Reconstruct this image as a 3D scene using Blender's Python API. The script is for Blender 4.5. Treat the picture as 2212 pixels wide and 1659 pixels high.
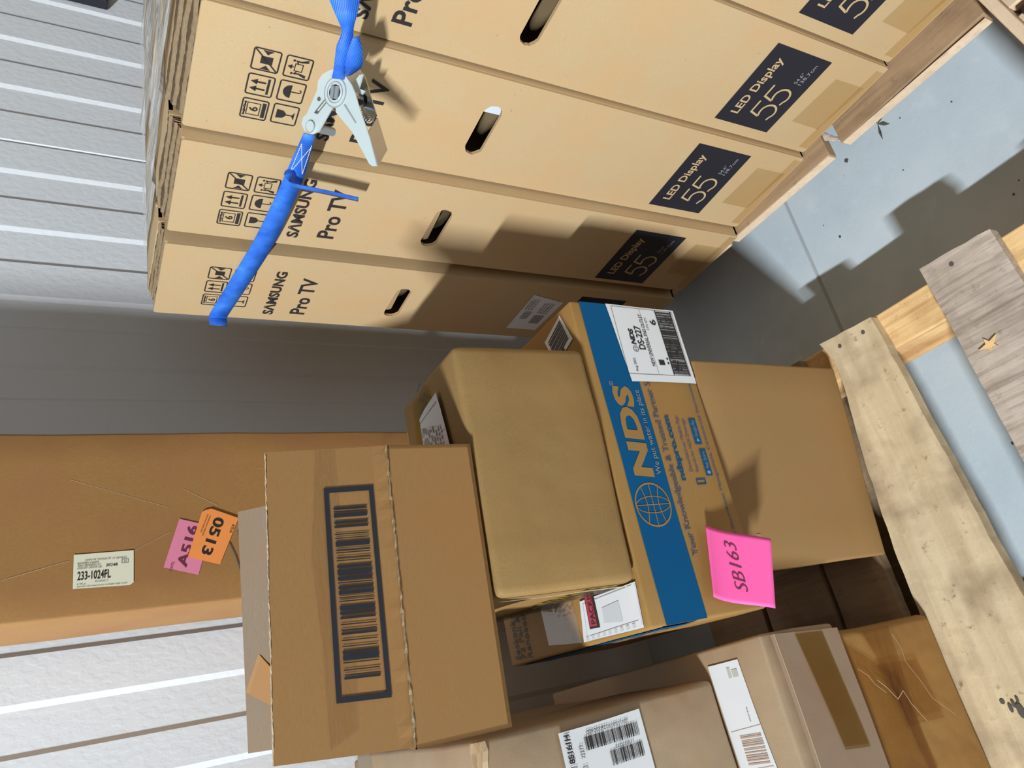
import bpy, bmesh, math, random
from mathutils import Vector, Matrix, noise
random.seed(7)
S = bpy.context.scene
for o in list(bpy.data.objects): bpy.data.objects.remove(o, do_unlink=True)
H = 1.075                                   # camera height over the floor

# ------------------------------------------------------------------ camera
RX = Vector((0.89259439, -0.20727839, 0.40038846))
RY = Vector((-0.45012902, -0.4602634, 0.76520681))
RZ = Vector((0.02567332, -0.86324577, -0.50413055))
def cw(v): return Vector((RX.dot(v), RY.dot(v), RZ.dot(v)))
right_, down_, fwd_ = cw(Vector((1, 0, 0))), cw(Vector((0, 1, 0))), cw(Vector((0, 0, 1)))
cam = bpy.data.cameras.new('camera'); co = bpy.data.objects.new('camera', cam)
S.collection.objects.link(co)
cam.sensor_fit = 'HORIZONTAL'; cam.sensor_width = 36; cam.lens = 1620 / 2212 * 36; cam.clip_start = .02
mx, my, mz = down_, right_, -fwd_            # the phone is held on its side
co.matrix_world = Matrix(((mx.x, my.x, mz.x, 0), (mx.y, my.y, mz.y, 0), (mx.z, my.z, mz.z, H), (0, 0, 0, 1)))
S.camera = co

# ------------------------------------------------------------------ light
w = bpy.data.worlds.new('World'); S.world = w; w.use_nodes = True
w.node_tree.nodes['Background'].inputs[0].default_value = (1, .96, .88, 1)
w.node_tree.nodes['Background'].inputs[1].default_value = .035
ld = bpy.data.lights.new('tube_light', 'AREA'); lo = bpy.data.objects.new('tube_light', ld)
S.collection.objects.link(lo)
ld.shape = 'RECTANGLE'; ld.size = .10; ld.size_y = .85; ld.energy = 830; ld.color = (.89, .955, 1.0)
LP = Vector((-5.3, -1.78, 4.45)); tgt = Vector((.4, .7, .5))
zc = (LP - tgt).normalized(); yc = Vector((0, 1, 0)); xc = yc.cross(zc).normalized(); zc = xc.cross(yc)
lo.matrix_world = Matrix(((xc.x, yc.x, zc.x, LP.x), (xc.y, yc.y, zc.y, LP.y), (xc.z, yc.z, zc.z, LP.z), (0, 0, 0, 1)))
l2 = bpy.data.lights.new('added_fill', 'AREA'); o2 = bpy.data.objects.new('added_fill', l2); S.collection.objects.link(o2)  # added soft fill from the front, lifts the shaded wall
l2.shape = 'SQUARE'; l2.size = 6; l2.energy = 57; l2.color = (1, .96, .88); o2.location = (.5, -5.5, 3.8); o2.rotation_euler = (math.radians(75), 0, 0)
S.view_settings.view_transform = 'Standard'; S.view_settings.look = 'None'
S.view_settings.exposure = 0; S.view_settings.gamma = 1; S.view_settings.use_curve_mapping = False

# ------------------------------------------------------------------ materials
def newmat(name):
    m = bpy.data.materials.new(name); m.use_nodes = True
    nt = m.node_tree; return m, nt, nt.nodes['Principled BSDF']
def flat(name, c, rough=.6, metal=0, spec=.4):
    m, nt, b = newmat(name)
    b.inputs['Base Color'].default_value = (*c, 1); b.inputs['Roughness'].default_value = rough
    b.inputs['Metallic'].default_value = metal; b.inputs['Specular IOR Level'].default_value = spec
    return m
def noisy(nt, scale, detail=4, sc=(1, 1, 1), rough=.6):
    tc = nt.nodes.new('ShaderNodeTexCoord'); mp = nt.nodes.new('ShaderNodeMapping'); n = nt.nodes.new('ShaderNodeTexNoise')
    mp.inputs['Scale'].default_value = sc
    nt.links.new(tc.outputs['Object'], mp.inputs[0]); nt.links.new(mp.outputs[0], n.inputs['Vector'])
    n.inputs['Scale'].default_value = scale; n.inputs['Detail'].default_value = detail; n.inputs['Roughness'].default_value = rough
    return n.outputs['Fac']
def ramp(nt, fac, stops):
    r = nt.nodes.new('ShaderNodeValToRGB'); nt.links.new(fac, r.inputs[0]); e = r.color_ramp.elements
    while len(e) < len(stops): e.new(.5)
    for k, (p, c) in enumerate(stops): e[k].position = p; e[k].color = (*c, 1)
    return r.outputs[0]
def mixc(nt, a, b, fac, mode='MIX'):
    m = nt.nodes.new('ShaderNodeMix'); m.data_type = 'RGBA'; m.blend_type = mode
    for s, v in ((0, fac), (6, a), (7, b)):
        if hasattr(v, 'links') or hasattr(v, 'is_linked'): nt.links.new(v, m.inputs[s])
        elif s == 0: m.inputs[0].default_value = v
        else: m.inputs[s].default_value = (*v, 1)
    return m.outputs[2]
def bump(nt, b, h, strength=.3, dist=.002, chain=None):
    bn = nt.nodes.new('ShaderNodeBump'); bn.inputs['Strength'].default_value = strength; bn.inputs['Distance'].default_value = dist
    nt.links.new(h, bn.inputs['Height'])
    if chain: nt.links.new(chain, bn.inputs['Normal'])
    nt.links.new(bn.outputs[0], b.inputs['Normal']); return bn.outputs[0]
def mul(c, k): return tuple(min(1, x * k) for x in c)
def card(name, c, sc=(1, 1, 1), lum=.06, blotch=.08, warp=.0, alt=None):
    m, nt, b = newmat(name)
    f = noisy(nt, 700, 3, sc); f2 = noisy(nt, 9, 3); f3 = noisy(nt, 190, 2, (1, 1, 1), .8)
    alt = alt or (c[0] * 1.04, c[1] * .93, c[2] * .85)
    base = ramp(nt, f, [(.3, mul(c, 1 - lum * 1.6)), (.7, mul(c, 1 + lum))])
    base = mixc(nt, base, alt, ramp(nt, f2, [(.42, (0, 0, 0)), (.68, (.75, .75, .75))]))
    base = mixc(nt, base, mul(c, .62), ramp(nt, f3, [(.70, (0, 0, 0)), (.80, (blotch * 4,) * 3)]))
    nt.links.new(base, b.inputs['Base Color'])
    b.inputs['Roughness'].default_value = .62; b.inputs['Specular IOR Level'].default_value = .25
    n = bump(nt, b, f, .12, .0006)
    if warp: bump(nt, b, noisy(nt, 14, 2), warp, .01, n)
    return m
def wood(name, c1, c2, axis=0, scale=1, dark=(.16, .10, .06), knots=.3):
    m, nt, b = newmat(name)
    sc = [26, 26, 26]; sc[axis] = 1.2
    f = noisy(nt, 3 * scale, 5, tuple(sc)); g = noisy(nt, 7, 4); k = noisy(nt, 60, 3, (1, 1, 1), .7)
    base = ramp(nt, f, [(.3, c1), (.55, c2), (.75, mul(c1, .8))])
    base = mixc(nt, base, dark, ramp(nt, g, [(.5, (0, 0, 0)), (.75, (knots,) * 3)]))
    base = mixc(nt, base, dark, ramp(nt, k, [(.62, (0, 0, 0)), (.8, (knots,) * 3)]))
    nt.links.new(base, b.inputs['Base Color']); b.inputs['Roughness'].default_value = .75
    b.inputs['Specular IOR Level'].default_value = .2
    n = bump(nt, b, f, .35, .002); bump(nt, b, k, .3, .002, n)
    return m
def tape(name, tint, gl=.25, wr=.4):
    m, nt, b = newmat(name)
    out = nt.nodes['Material Output']
    tr = nt.nodes.new('ShaderNodeBsdfTransparent'); tr.inputs[0].default_value = (*tint, 1)
    g = nt.nodes.new('ShaderNodeBsdfGlossy'); g.inputs['Roughness'].default_value = .22
    bn = nt.nodes.new('ShaderNodeBump'); bn.inputs['Strength'].default_value = wr; bn.inputs['Distance'].default_value = .004
    nt.links.new(noisy(nt, 30, 3, (1, 1, 3)), bn.inputs['Height']); nt.links.new(bn.outputs[0], g.inputs['Normal'])
    fr = nt.nodes.new('ShaderNodeLayerWeight'); fr.inputs[0].default_value = .35
    pw = nt.nodes.new('ShaderNodeMath'); pw.operation = 'POWER'; pw.inputs[1].default_value = 3; nt.links.new(fr.outputs['Facing'], pw.inputs[0])
    mt = nt.nodes.new('ShaderNodeMath'); mt.operation = 'MULTIPLY_ADD'; mt.inputs[1].default_value = gl * 1.5; mt.inputs[2].default_value = gl * .15
    nt.links.new(pw.outputs[0], mt.inputs[0])
    mxs = nt.nodes.new('ShaderNodeMixShader'); nt.links.new(mt.outputs[0], mxs.inputs[0])
    nt.links.new(tr.outputs[0], mxs.inputs[1]); nt.links.new(g.outputs[0], mxs.inputs[2])
    nt.links.new(mxs.outputs[0], out.inputs[0]); return m
M = {}
M['tv'] = card('card_tv', (.51, .365, .20), (1, 1, 1), .04, .05)
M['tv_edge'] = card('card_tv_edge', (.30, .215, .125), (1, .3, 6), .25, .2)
M['gap_shade'] = flat('card_gap_shade', (.03, .02, .012), .9)  # near-black colour painted in for the shadow behind the front panel
M['flute_shade'] = card('card_flute_shade', (.10, .065, .035), (1, .3, 6), .3, .2)  # dark colour painted in for the shade between stacked flaps
M['plain'] = card('card_plain', (.32, .192, .077), (1, 1, 1), .05, .05)
M['nds'] = card('card_nds', (.335, .19, .06), (.2, .2, 3), .06, .06)
M['tan'] = card('card_tan', (.305, .187, .068), (1, 1, 1), .09, .08, .25)
M['bar'] = card('card_barcode', (.31, .165, .058), (.25, .25, 3), .07, .05)
M['bar_in'] = card('card_inside', (.30, .225, .155), (.2, .2, 5), .1, .02)
M['tall'] = card('card_tall', (.385, .20, .068), (1, 1, .3), .07, .05, alt=(.35, .165, .065))
M['A'] = card('card_grey', (.41, .30, .19), (1, 1, 1), .05, .05, .3)
M['B'] = card('card_taupe', (.32, .225, .155), (1, 1, 1), .05, .05, .2)
M['D'] = card('card_worn', (.37, .205, .065), (1, 1, 1), .08, .08, .5)
M['raw'] = card('card_raw_edge', (.62, .48, .31), (4, 4, 4), .3, .2)
M['black'] = flat('ink_black', (.025, .022, .022), .5)
M['navy'] = flat('ink_navy', (.017, .017, .024), .45)
M['blue'] = flat('ink_blue', (.001, .085, .215), .6, 0, .15)
M['blue_lt'] = flat('ink_pale', (.25, .27, .27), .6)
M['blue_tx'] = flat('ink_blue_text', (.07, .09, .17), .6)
M['white'] = flat('paper_white', (.74, .75, .76), .45)
M['cream'] = flat('paper_cream', (.80, .78, .60), .5)
M['orange'] = flat('paper_orange', (.98, .33, .085), .5)
M['pinkp'] = flat('paper_rose', (.83, .26, .40), .5)
M['maroon'] = flat('ink_maroon', (.17, .03, .06), .5)
M['greyink'] = flat('ink_grey', (.30, .30, .31), .5)
M['rust'] = flat('ink_rust', (.52, .36, .28), .5)
M['note'] = flat('note_pink', (1.0, .125, .41), .55)
M['red'] = flat('ink_red', (.47, .035, .06), .45)
M['tape'] = tape('tape_clear', (.84, .77, .62))
M['tape2'] = tape('tape_tan', (.91, .88, .80), .2, .3)
M['tape_y'] = tape('tape_yellow', (.86, .86, .55), .2, .3)
def filmmat():
    m, nt, b = newmat('film_wrap'); out = nt.nodes['Material Output']
    b.inputs['Base Color'].default_value = (.62, .60, .56, 1); b.inputs['Roughness'].default_value = .25
    tr = nt.nodes.new('ShaderNodeBsdfTransparent'); mx = nt.nodes.new('ShaderNodeMixShader')
    f = ramp(nt, noisy(nt, 5, 5, (8, 1.2, 8)), [(.35, (.25,) * 3), (.65, (.85,) * 3)]); nt.links.new(f, mx.inputs[0])
    nt.links.new(tr.outputs[0], mx.inputs[1]); nt.links.new(b.outputs[0], mx.inputs[2]); nt.links.new(mx.outputs[0], out.inputs[0])
    bump(nt, b, noisy(nt, 12, 3, (5, 1, 5)), .8, .01); return m
M['wrap'] = filmmat()
M['foam'] = flat('foam', (.66, .70, .78), .7)
M['metal'] = flat('zinc_plate', (.70, .80, .80), .32, .35)
M['chrome'] = flat('steel_dark', (.50, .52, .55), .16, 1)
M['steel'] = flat('steel_grey', (.36, .40, .41), .35, .4)
M['bluestrap'] = None
def strapmat():
    m, nt, b = newmat('blue_webbing')
    wv = nt.nodes.new('ShaderNodeTexWave'); wv.inputs['Scale'].default_value = 260; wv.bands_direction = 'DIAGONAL'
    tc = nt.nodes.new('ShaderNodeTexCoord'); nt.links.new(tc.outputs['Object'], wv.inputs[0])
    c = ramp(nt, noisy(nt, 22, 3), [(.38, (.012, .105, .52)), (.60, (.035, .20, .78)), (.72, (.10, .34, .86))])
    nt.links.new(c, b.inputs['Base Color']); b.inputs['Roughness'].default_value = .5
    bump(nt, b, wv.outputs['Fac'], .35, .0006); return m
M['bluestrap'] = strapmat()
def wallmat():
    m, nt, b = newmat('white_panel'); b.inputs['Base Color'].default_value = (.81, .84, .88, 1)
    b.inputs['Roughness'].default_value = .42; b.inputs['Specular IOR Level'].default_value = .5
    f = noisy(nt, 95, 2, (1, 1, .75), .45)
    r = ramp(nt, f, [(.42, (0, 0, 0)), (.58, (1, 1, 1))]); bump(nt, b, r, .22, .0008); return m
M['wall'] = wallmat()
def floormat():
    m, nt, b = newmat('concrete')
    c = ramp(nt, noisy(nt, 5, 6), [(.3, (.47, .545, .60)), (.5, (.54, .62, .67)), (.7, (.60, .66, .70))])
    c = mixc(nt, c, (.30, .30, .30), ramp(nt, noisy(nt, 55, 3, (1, 1, 1), .8), [(.66, (0, 0, 0)), (.78, (.35,) * 3)]))
    c = mixc(nt, c, (.70, .77, .82), ramp(nt, noisy(nt, 17, 5), [(.58, (0, 0, 0)), (.75, (.4,) * 3)]))
    nt.links.new(c, b.inputs['Base Color']); b.inputs['Roughness'].default_value = .55
    bump(nt, b, noisy(nt, 120, 4), .12, .002); return m
M['floor'] = floormat()
M['w_new'] = wood('wood_new', (.52, .25, .09), (.90, .62, .30), 1, .45, (.40, .17, .06), .75)
M['w_pale'] = wood('wood_pale', (.50, .37, .22), (.70, .56, .36), 0, .25, (.22, .15, .09), 1.0)
M['w_grey'] = wood('wood_grey', (.30, .235, .185), (.60, .50, .42), 1, 1.3, (.22, .17, .13), .7)
M['w_old'] = wood('wood_old', (.30, .20, .12), (.40, .27, .16), 1, .8, (.10, .06, .035), .6)
M['w_crate'] = wood('wood_crate', (.66, .50, .36), (.78, .60, .42), 0, .6, (.35, .24, .15), .25)
M['leaf'] = flat('dry_leaf', (.10, .09, .075), .8)

# ------------------------------------------------------------------ object helpers
COL = S.collection
def tag(o, label=None, cat=None, group=None, kind=None):
    if label: o['label'] = label
    if cat: o['category'] = cat
    if group: o['group'] = group
    if kind: o['kind'] = kind
    return o
def thing(name, label, cat, loc, group=None):
    o = bpy.data.objects.new(name, None); COL.objects.link(o); o.location = loc
    o.empty_display_size = .05
    return tag(o, label, cat, group)
def mesh(name, verts, faces, m, parent=None, smooth=False, origin=None):
    if parent is not None:
        org = parent.location.copy() if parent.type == 'EMPTY' or True else Vector()
        p = parent
        org = Vector(p.get('_org', tuple(p.location)))
    else: org = Vector(origin) if origin else Vector((0, 0, 0))
    me = bpy.data.meshes.new(name)
    me.from_pydata([tuple(Vector(v) - org) for v in verts], [], faces); me.update()
    if m: me.materials.append(m)
    if smooth:
        for f in me.polygons: f.use_smooth = True
    o = bpy.data.objects.new(name, me); COL.objects.link(o)
    if parent is not None: o.parent = parent
    else: o.location = org
    o['_org'] = tuple(org)
    return o
class MB:
    def __init__(s): s.v = []; s.f = []
    def add(s, v, f):
        n = len(s.v); s.v += [Vector(x) for x in v]; s.f += [tuple(i + n for i in q) for q in f]; return s
    def box(s, a, b):
        (x0, y0, z0), (x1, y1, z1) = a, b
        return s.add([(x0, y0, z0), (x1, y0, z0), (x1, y1, z0), (x0, y1, z0), (x0, y0, z1), (x1, y0, z1), (x1, y1, z1), (x0, y1, z1)],
                     [(0, 3, 2, 1), (4, 5, 6, 7), (0, 1, 5, 4), (1, 2, 6, 5), (2, 3, 7, 6), (3, 0, 4, 7)])
    def prism(s, pts, vec):
        n = len(pts); vec = Vector(vec); p = [Vector(q) for q in pts]
        return s.add(p + [q + vec for q in p], [tuple(range(n)), tuple(range(2 * n - 1, n - 1, -1))] +
                     [(i, i + n, (i + 1) % n + n, (i + 1) % n) for i in range(n)])
    def tube(s, pts, r, n=8, cap=True):
        pts = [Vector(p) for p in pts]; rings = []
        for i, p in enumerate(pts):
            d = (pts[min(i + 1, len(pts) - 1)] - pts[max(i - 1, 0)]).normalized()
            u = d.orthogonal().normalized(); 
            if i and rings: 
                u = (pu - d * pu.dot(d)).normalized()
            pu = u; v = d.cross(u)
            rings.append([p + (u * math.cos(t) + v * math.sin(t)) * r for t in [2 * math.pi * k / n for k in range(n)]])
        vs = [q for r_ in rings for q in r_]; fs = []
        for i in range(len(rings) - 1):
            for k in range(n):
                a = i * n + k; b2 = i * n + (k + 1) % n; fs.append((a, b2, b2 + n, a + n))
        if cap: fs += [tuple(range(n - 1, -1, -1)), tuple(len(vs) - n + k for k in range(n))]
        return s.add(vs, fs)
    def strip(s, A, B, th=0):
        n = len(A); v = [Vector(a) for a in A] + [Vector(b) for b in B]
        f = [(i, i + 1, i + 1 + n, i + n) for i in range(n - 1)]
        return s.add(v, f)
    def build(s, name, m, parent=None, smooth=False, origin=None):
        return mesh(name, s.v, s.f, m, parent, smooth, origin)
def c3(p): return Vector((p[0], p[1], p[2] + H))

def wob(p, amp, fr=9, seed=0):
    if not amp: return Vector((0, 0, 0))
    q = Vector(p) * fr + Vector((seed * 3.7, seed * 1.3, seed * 2.1))
    return noise.noise_vector(q) * amp
def rbox(C8, r=.003, amp=0, seed=0, step=.04):
    """rounded hexahedron from 8 corners: FL FR BR BL at the bottom, then the same at the top"""
    c = [Vector(p) for p in C8]
    L = [((c[1] - c[0]).length + (c[5] - c[4]).length) / 2, (c[3] - c[0]).length, (c[4] - c[0]).length]
    def line(l):
        k = max(1, int(l / step)) if amp else 1
        return [0, r * .3, r] + [r + (l - 2 * r) * i / k for i in range(1, k)] + [l - r, l - r * .3, l]
    g = [line(l) for l in L]
    def tri(s, t, u):
        a = c[0] * (1 - s) + c[1] * s; b = c[3] * (1 - s) + c[2] * s
        d = c[4] * (1 - s) + c[5] * s; e = c[7] * (1 - s) + c[6] * s
        return (a * (1 - t) + b * t) * (1 - u) + (d * (1 - t) + e * t) * u
    idx = {}; vs = []; fs = []
    def vert(i, j, k):
        if (i, j, k) in idx: return idx[(i, j, k)]
        p = Vector((g[0][i], g[1][j], g[2][k])); q = Vector([min(max(p[a], r), L[a] - r) for a in range(3)])
        d = p - q
        if d.length > 1e-9: p = q + d.normalized() * r
        P = tri(p.x / L[0], p.y / L[1], p.z / L[2]); P = P + wob(P, amp, 9, seed)
        idx[(i, j, k)] = len(vs); vs.append(P); return len(vs) - 1
    n = [len(x) - 1 for x in g]
    for ax in range(3):
        a, b = [x for x in range(3) if x != ax]
        for side in (0, n[ax]):
            for i in range(n[a]):
                for j in range(n[b]):
                    q = []
                    for (di, dj) in ((0, 0), (1, 0), (1, 1), (0, 1)):
                        t = [0, 0, 0]; t[ax] = side; t[a] = i + di; t[b] = j + dj; q.append(vert(*t))
                    fl = (side == 0) ^ (ax == 1)
                    fs.append(tuple(q[::-1] if fl else q))
    return vs, fs
def cbox(name, C8, m, parent, r=.003, amp=0, seed=0, origin=None):
    v, f = rbox(C8, r, amp, seed)
    return mesh(name, v, f, m, parent, True, origin)
def ext(fl, fr, back, z0, z1):
    """corners from front-left, front-right (x,y), a back vector and heights"""
    fl, fr, back = Vector((*fl, 0)), Vector((*fr, 0)), Vector((*back, 0))
    q = [fl, fr, fr + back, fl + back]
    return [p + Vector((0, 0, z0)) for p in q] + [p + Vector((0, 0, z1)) for p in q]

# ------------------------------------------------------------------ printing on faces
_tc = {}
def glyphs(s, off=0.0, sp=1.0):
    k = (s, off, sp)
    if k in _tc: return _tc[k]
    cu = bpy.data.curves.new('t', 'FONT'); cu.body = s; cu.size = 1; cu.offset = off; cu.resolution_u = 3; cu.space_character = sp
    ob = bpy.data.objects.new('t', cu); COL.objects.link(ob)
    dg = bpy.context.evaluated_depsgraph_get(); me = ob.evaluated_get(dg).to_mesh()
    v = [(p.co.x, p.co.y) for p in me.vertices]; f = [tuple(p.vertices) for p in me.polygons]
    ob.evaluated_get(dg).to_mesh_clear(); bpy.data.objects.remove(ob, do_unlink=True); bpy.data.curves.remove(cu)
    _tc[k] = (v, f); return v, f
class Print:
    """2-D artwork in millimetres: u to the right, v down, from the top left corner of a face"""
    def __init__(s): s.v = []; s.f = []
    def add(s, v, f): n = len(s.v); s.v += v; s.f += [tuple(i + n for i in q) for q in f]; return s
    def poly(s, pts): return s.add(list(pts), [tuple(range(len(pts)))])
    def rect(s, u0, v0, u1, v1, nu=1, nv=1):
        vs = [(u0 + (u1 - u0) * i / nu, v0 + (v1 - v0) * j / nv) for j in range(nv + 1) for i in range(nu + 1)]
        fs = [(j * (nu + 1) + i, j * (nu + 1) + i + 1, (j + 1) * (nu + 1) + i + 1, (j + 1) * (nu + 1) + i) for j in range(nv) for i in range(nu)]
        return s.add(vs, fs)
    def quad(s, a, b, c, d, n=1):
        vs = []
        for j in range(n + 1):
            for i in range(n + 1):
                x, y = i / n, j / n
                vs.append(tuple((a[k] * (1 - x) + b[k] * x) * (1 - y) + (d[k] * (1 - x) + c[k] * x) * y for k in (0, 1)))
        return s.add(vs, [(j * (n + 1) + i, j * (n + 1) + i + 1, (j + 1) * (n + 1) + i + 1, (j + 1) * (n + 1) + i) for j in range(n) for i in range(n)])
    def stroke(s, pts, wd, closed=False):
        n = len(pts); L = []; Rr = []
        for i in range(n):
            a = pts[(i - 1) % n if closed else max(i - 1, 0)]; b = pts[(i + 1) % n if closed else min(i + 1, n - 1)]; p = pts[i]
            d1 = (p[0] - a[0], p[1] - a[1]); d2 = (b[0] - p[0], b[1] - p[1])
            l1 = math.hypot(*d1) or 1; l2 = math.hypot(*d2) or 1
            if math.hypot(*d1) == 0: d1, l1 = d2, l2
            if math.hypot(*d2) == 0: d2, l2 = d1, l1
            n1 = (-d1[1] / l1, d1[0] / l1); n2 = (-d2[1] / l2, d2[0] / l2)
            m = (n1[0] + n2[0], n1[1] + n2[1]); ml = math.hypot(*m) or 1; m = (m[0] / ml, m[1] / ml)
            k = wd / 2 / max(.4, m[0] * n1[0] + m[1] * n1[1])
            L.append((p[0] + m[0] * k, p[1] + m[1] * k)); Rr.append((p[0] - m[0] * k, p[1] - m[1] * k))
        m_ = n if closed else n - 1
        return s.add(L + Rr, [(i, (i + 1) % n, (i + 1) % n + n, i + n) for i in range(m_)])
    def frame(s, u0, v0, u1, v1, wd, r=0):
        if r:
            pts = []
            for cx, cy, a0 in ((u1 - r, v0 + r, -90), (u1 - r, v1 - r, 0), (u0 + r, v1 - r, 90), (u0 + r, v0 + r, 180)):
                for k in range(4):
                    a = math.radians(a0 + 30 * k); pts.append((cx + r * math.cos(a), cy + r * math.sin(a)))
        else: pts = [(u0, v0), (u1, v0), (u1, v1), (u0, v1)]
        return s.stroke(pts, wd, True)
    def disc(s, cu, cv, ru, rv=None, n=18, a0=0, a1=360):
        rv = rv or ru
        return s.poly([(cu + ru * math.cos(math.radians(a0 + (a1 - a0) * k / n)), cv + rv * math.sin(math.radians(a0 + (a1 - a0) * k / n))) for k in range(n + (a1 - a0 < 360))])
    def arc(s, cu, cv, ru, rv, a0, a1, wd, n=16):
        return s.stroke([(cu + ru * math.cos(math.radians(a0 + (a1 - a0) * k / n)), cv + rv * math.sin(math.radians(a0 + (a1 - a0) * k / n))) for k in range(n + 1)], wd)
    def text(s, t, u0, v0, u1, v1, bold=0, slant=0, sp=1.0):
        v, f = glyphs(t, bold, sp); xs = [p[0] for p in v]; ys = [p[1] for p in v]
        a, b, c, d = min(xs), max(xs), min(ys), max(ys)
        vs = [(u0 + (x - a) / (b - a) * (u1 - u0) + slant * (y - c) / (d - c), v1 + (y - c) / (d - c) * (v0 - v1)) for x, y in v]
        return s.add(vs, f)
    def textd(s, t, o, d, up, L, h, bold=0, sp=1.0):
        v, f = glyphs(t, bold, sp); xs = [p[0] for p in v]; ys = [p[1] for p in v]
        a, b, c, e = min(xs), max(xs), min(ys), max(ys)
        return s.add([(o[0] + d[0] * L * (x - a) / (b - a) + up[0] * h * (y - c) / (e - c), o[1] + d[1] * L * (x - a) / (b - a) + up[1] * h * (y - c) / (e - c)) for x, y in v], f)
    def bars(s, u0, v0, u1, v1, seed, n=30, vertical=True, fill=.5):
        rnd = random.Random(seed); ws = [(rnd.choice((1, 1, 2, 3)), rnd.choice((1, 1, 2, 2))) for _ in range(n)]
        tot = sum(a * fill * 2 + b * (1 - fill) * 2 for a, b in ws); L = (u1 - u0) if vertical else (v1 - v0); p = 0
        for a, b in ws:
            w1 = a * fill * 2 / tot * L; w2 = b * (1 - fill) * 2 / tot * L
            if vertical: s.rect(u0 + p, v0, u0 + p + w1, v1)
            else: s.rect(u0, v0 + p, u1, v0 + p + w1)
            p += w1 + w2
        return s
    def scribble(s, u0, v0, u1, v1, seed, wd=.5, lines=1, n=14):
        rnd = random.Random(seed)
        for l in range(lines):
            y0 = v0 + (v1 - v0) * l / lines; y1 = v0 + (v1 - v0) * (l + .6) / lines; x = u0
            while x < u1:
                w_ = rnd.uniform(.5, 2.2) * (u1 - u0) / n
                s.rect(x, y0 + rnd.random() * (y1 - y0) * .25, min(u1, x + w_ * .7), y1); x += w_
        return s
class Face:
    def __init__(s, TL, TR, BL, BR, amp=0, seed=0):
        s.q = [Vector(p) for p in (TL, TR, BL, BR)]; s.amp = amp; s.seed = seed; s.k = 1
        s.W = (s.q[1] - s.q[0]).length * 1000; s.H = (s.q[2] - s.q[0]).length * 1000
        s.n = (s.q[2] - s.q[0]).cross(s.q[1] - s.q[0]).normalized()
    def at(s, u, v, off=0):
        a, b = u * s.k / s.W, v * s.k / s.H
        P = (s.q[0] * (1 - a) + s.q[1] * a) * (1 - b) + (s.q[2] * (1 - a) + s.q[3] * a) * b
        return P + wob(P, s.amp, 9, s.seed) + s.n * off
    def put(s, name, pr, m, parent, off=.0005, label=None):
        vs = [s.at(u, v, off) for u, v in pr.v]; fs = []
        for f in pr.f:                       # turn every polygon towards the viewer of the face
            a, b, c = vs[f[0]], vs[f[1]], vs[f[2]]
            nn = Vector((0, 0, 0))
            for i in range(len(f)):
                p, q = vs[f[i]], vs[f[(i + 1) % len(f)]]
                nn += (p - vs[f[0]]).cross(q - vs[f[0]])
            fs.append(f if nn.dot(s.n) > 0 else tuple(reversed(f)))
        o = mesh(name, vs, fs, m, parent)
        if label: o['label'] = label
        return o

# ================================================================== SETTING
fl = MB().box((-3.5, -2.5, -.06), (5.0, .6435, 0)).box((-3.5, .650, -.06), (5.0, 1.6, 0)).build('floor', M['floor'])
tag(fl, 'smooth grey concrete floor with a straight saw cut joint', kind='structure')
fj = MB().box((-3.5, .6435, -.06), (5.0, .650, -.0012)).build('trim_1', flat('joint_fill', (.38, .41, .43), .8))
tag(fj, 'dark saw cut joint in the concrete floor', kind='structure')
# ribbed wall panel: bright rises at .162+.136k, dark falls at .236+.136k, panel joint at x = 1.205
WY = 1.35; prof = [(-3.5, 0)]
def rib(rise, fall): return [(rise - .0045, 0), (rise + .0045, -.0042), (fall - .0035, -.0042), (fall + .0035, 0)]
rs = []
k = -26
while .162 + .1372 * k < 1.15:
    rs.append((.162 + .1372 * k + (.012 if k < 0 else 0), .236 + .1378 * k)); k += 1
for a, b in rs:
    if a > -3.4 and b < 1.0: prof += rib(a, b)
prof += rib(.996, 1.067)
prof += [(1.1255, 0), (1.1345, -.0042), (1.199, -.0042), (1.201, .006), (1.203, .006), (1.2065, -.0042), (1.2755, -.0042), (1.2825, 0)]
x = 1.345
while x < 4.8: prof += rib(x, x + .069); x += .1345
prof += [(5.0, 0)]
mb = MB(); n = len(prof); WH = 3.4
mb.add([(p, WY + d, 0) for p, d in prof] + [(p, WY + d, WH) for p, d in prof], [(i, i + 1, i + 1 + n, i + n) for i in range(n - 1)])
mb.box((-3.5, WY + .01, 0), (5.0, WY + .09, WH))
tag(mb.build('wall_back', M['wall']), 'white stucco embossed metal wall with vertical ribs', kind='structure')

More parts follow.
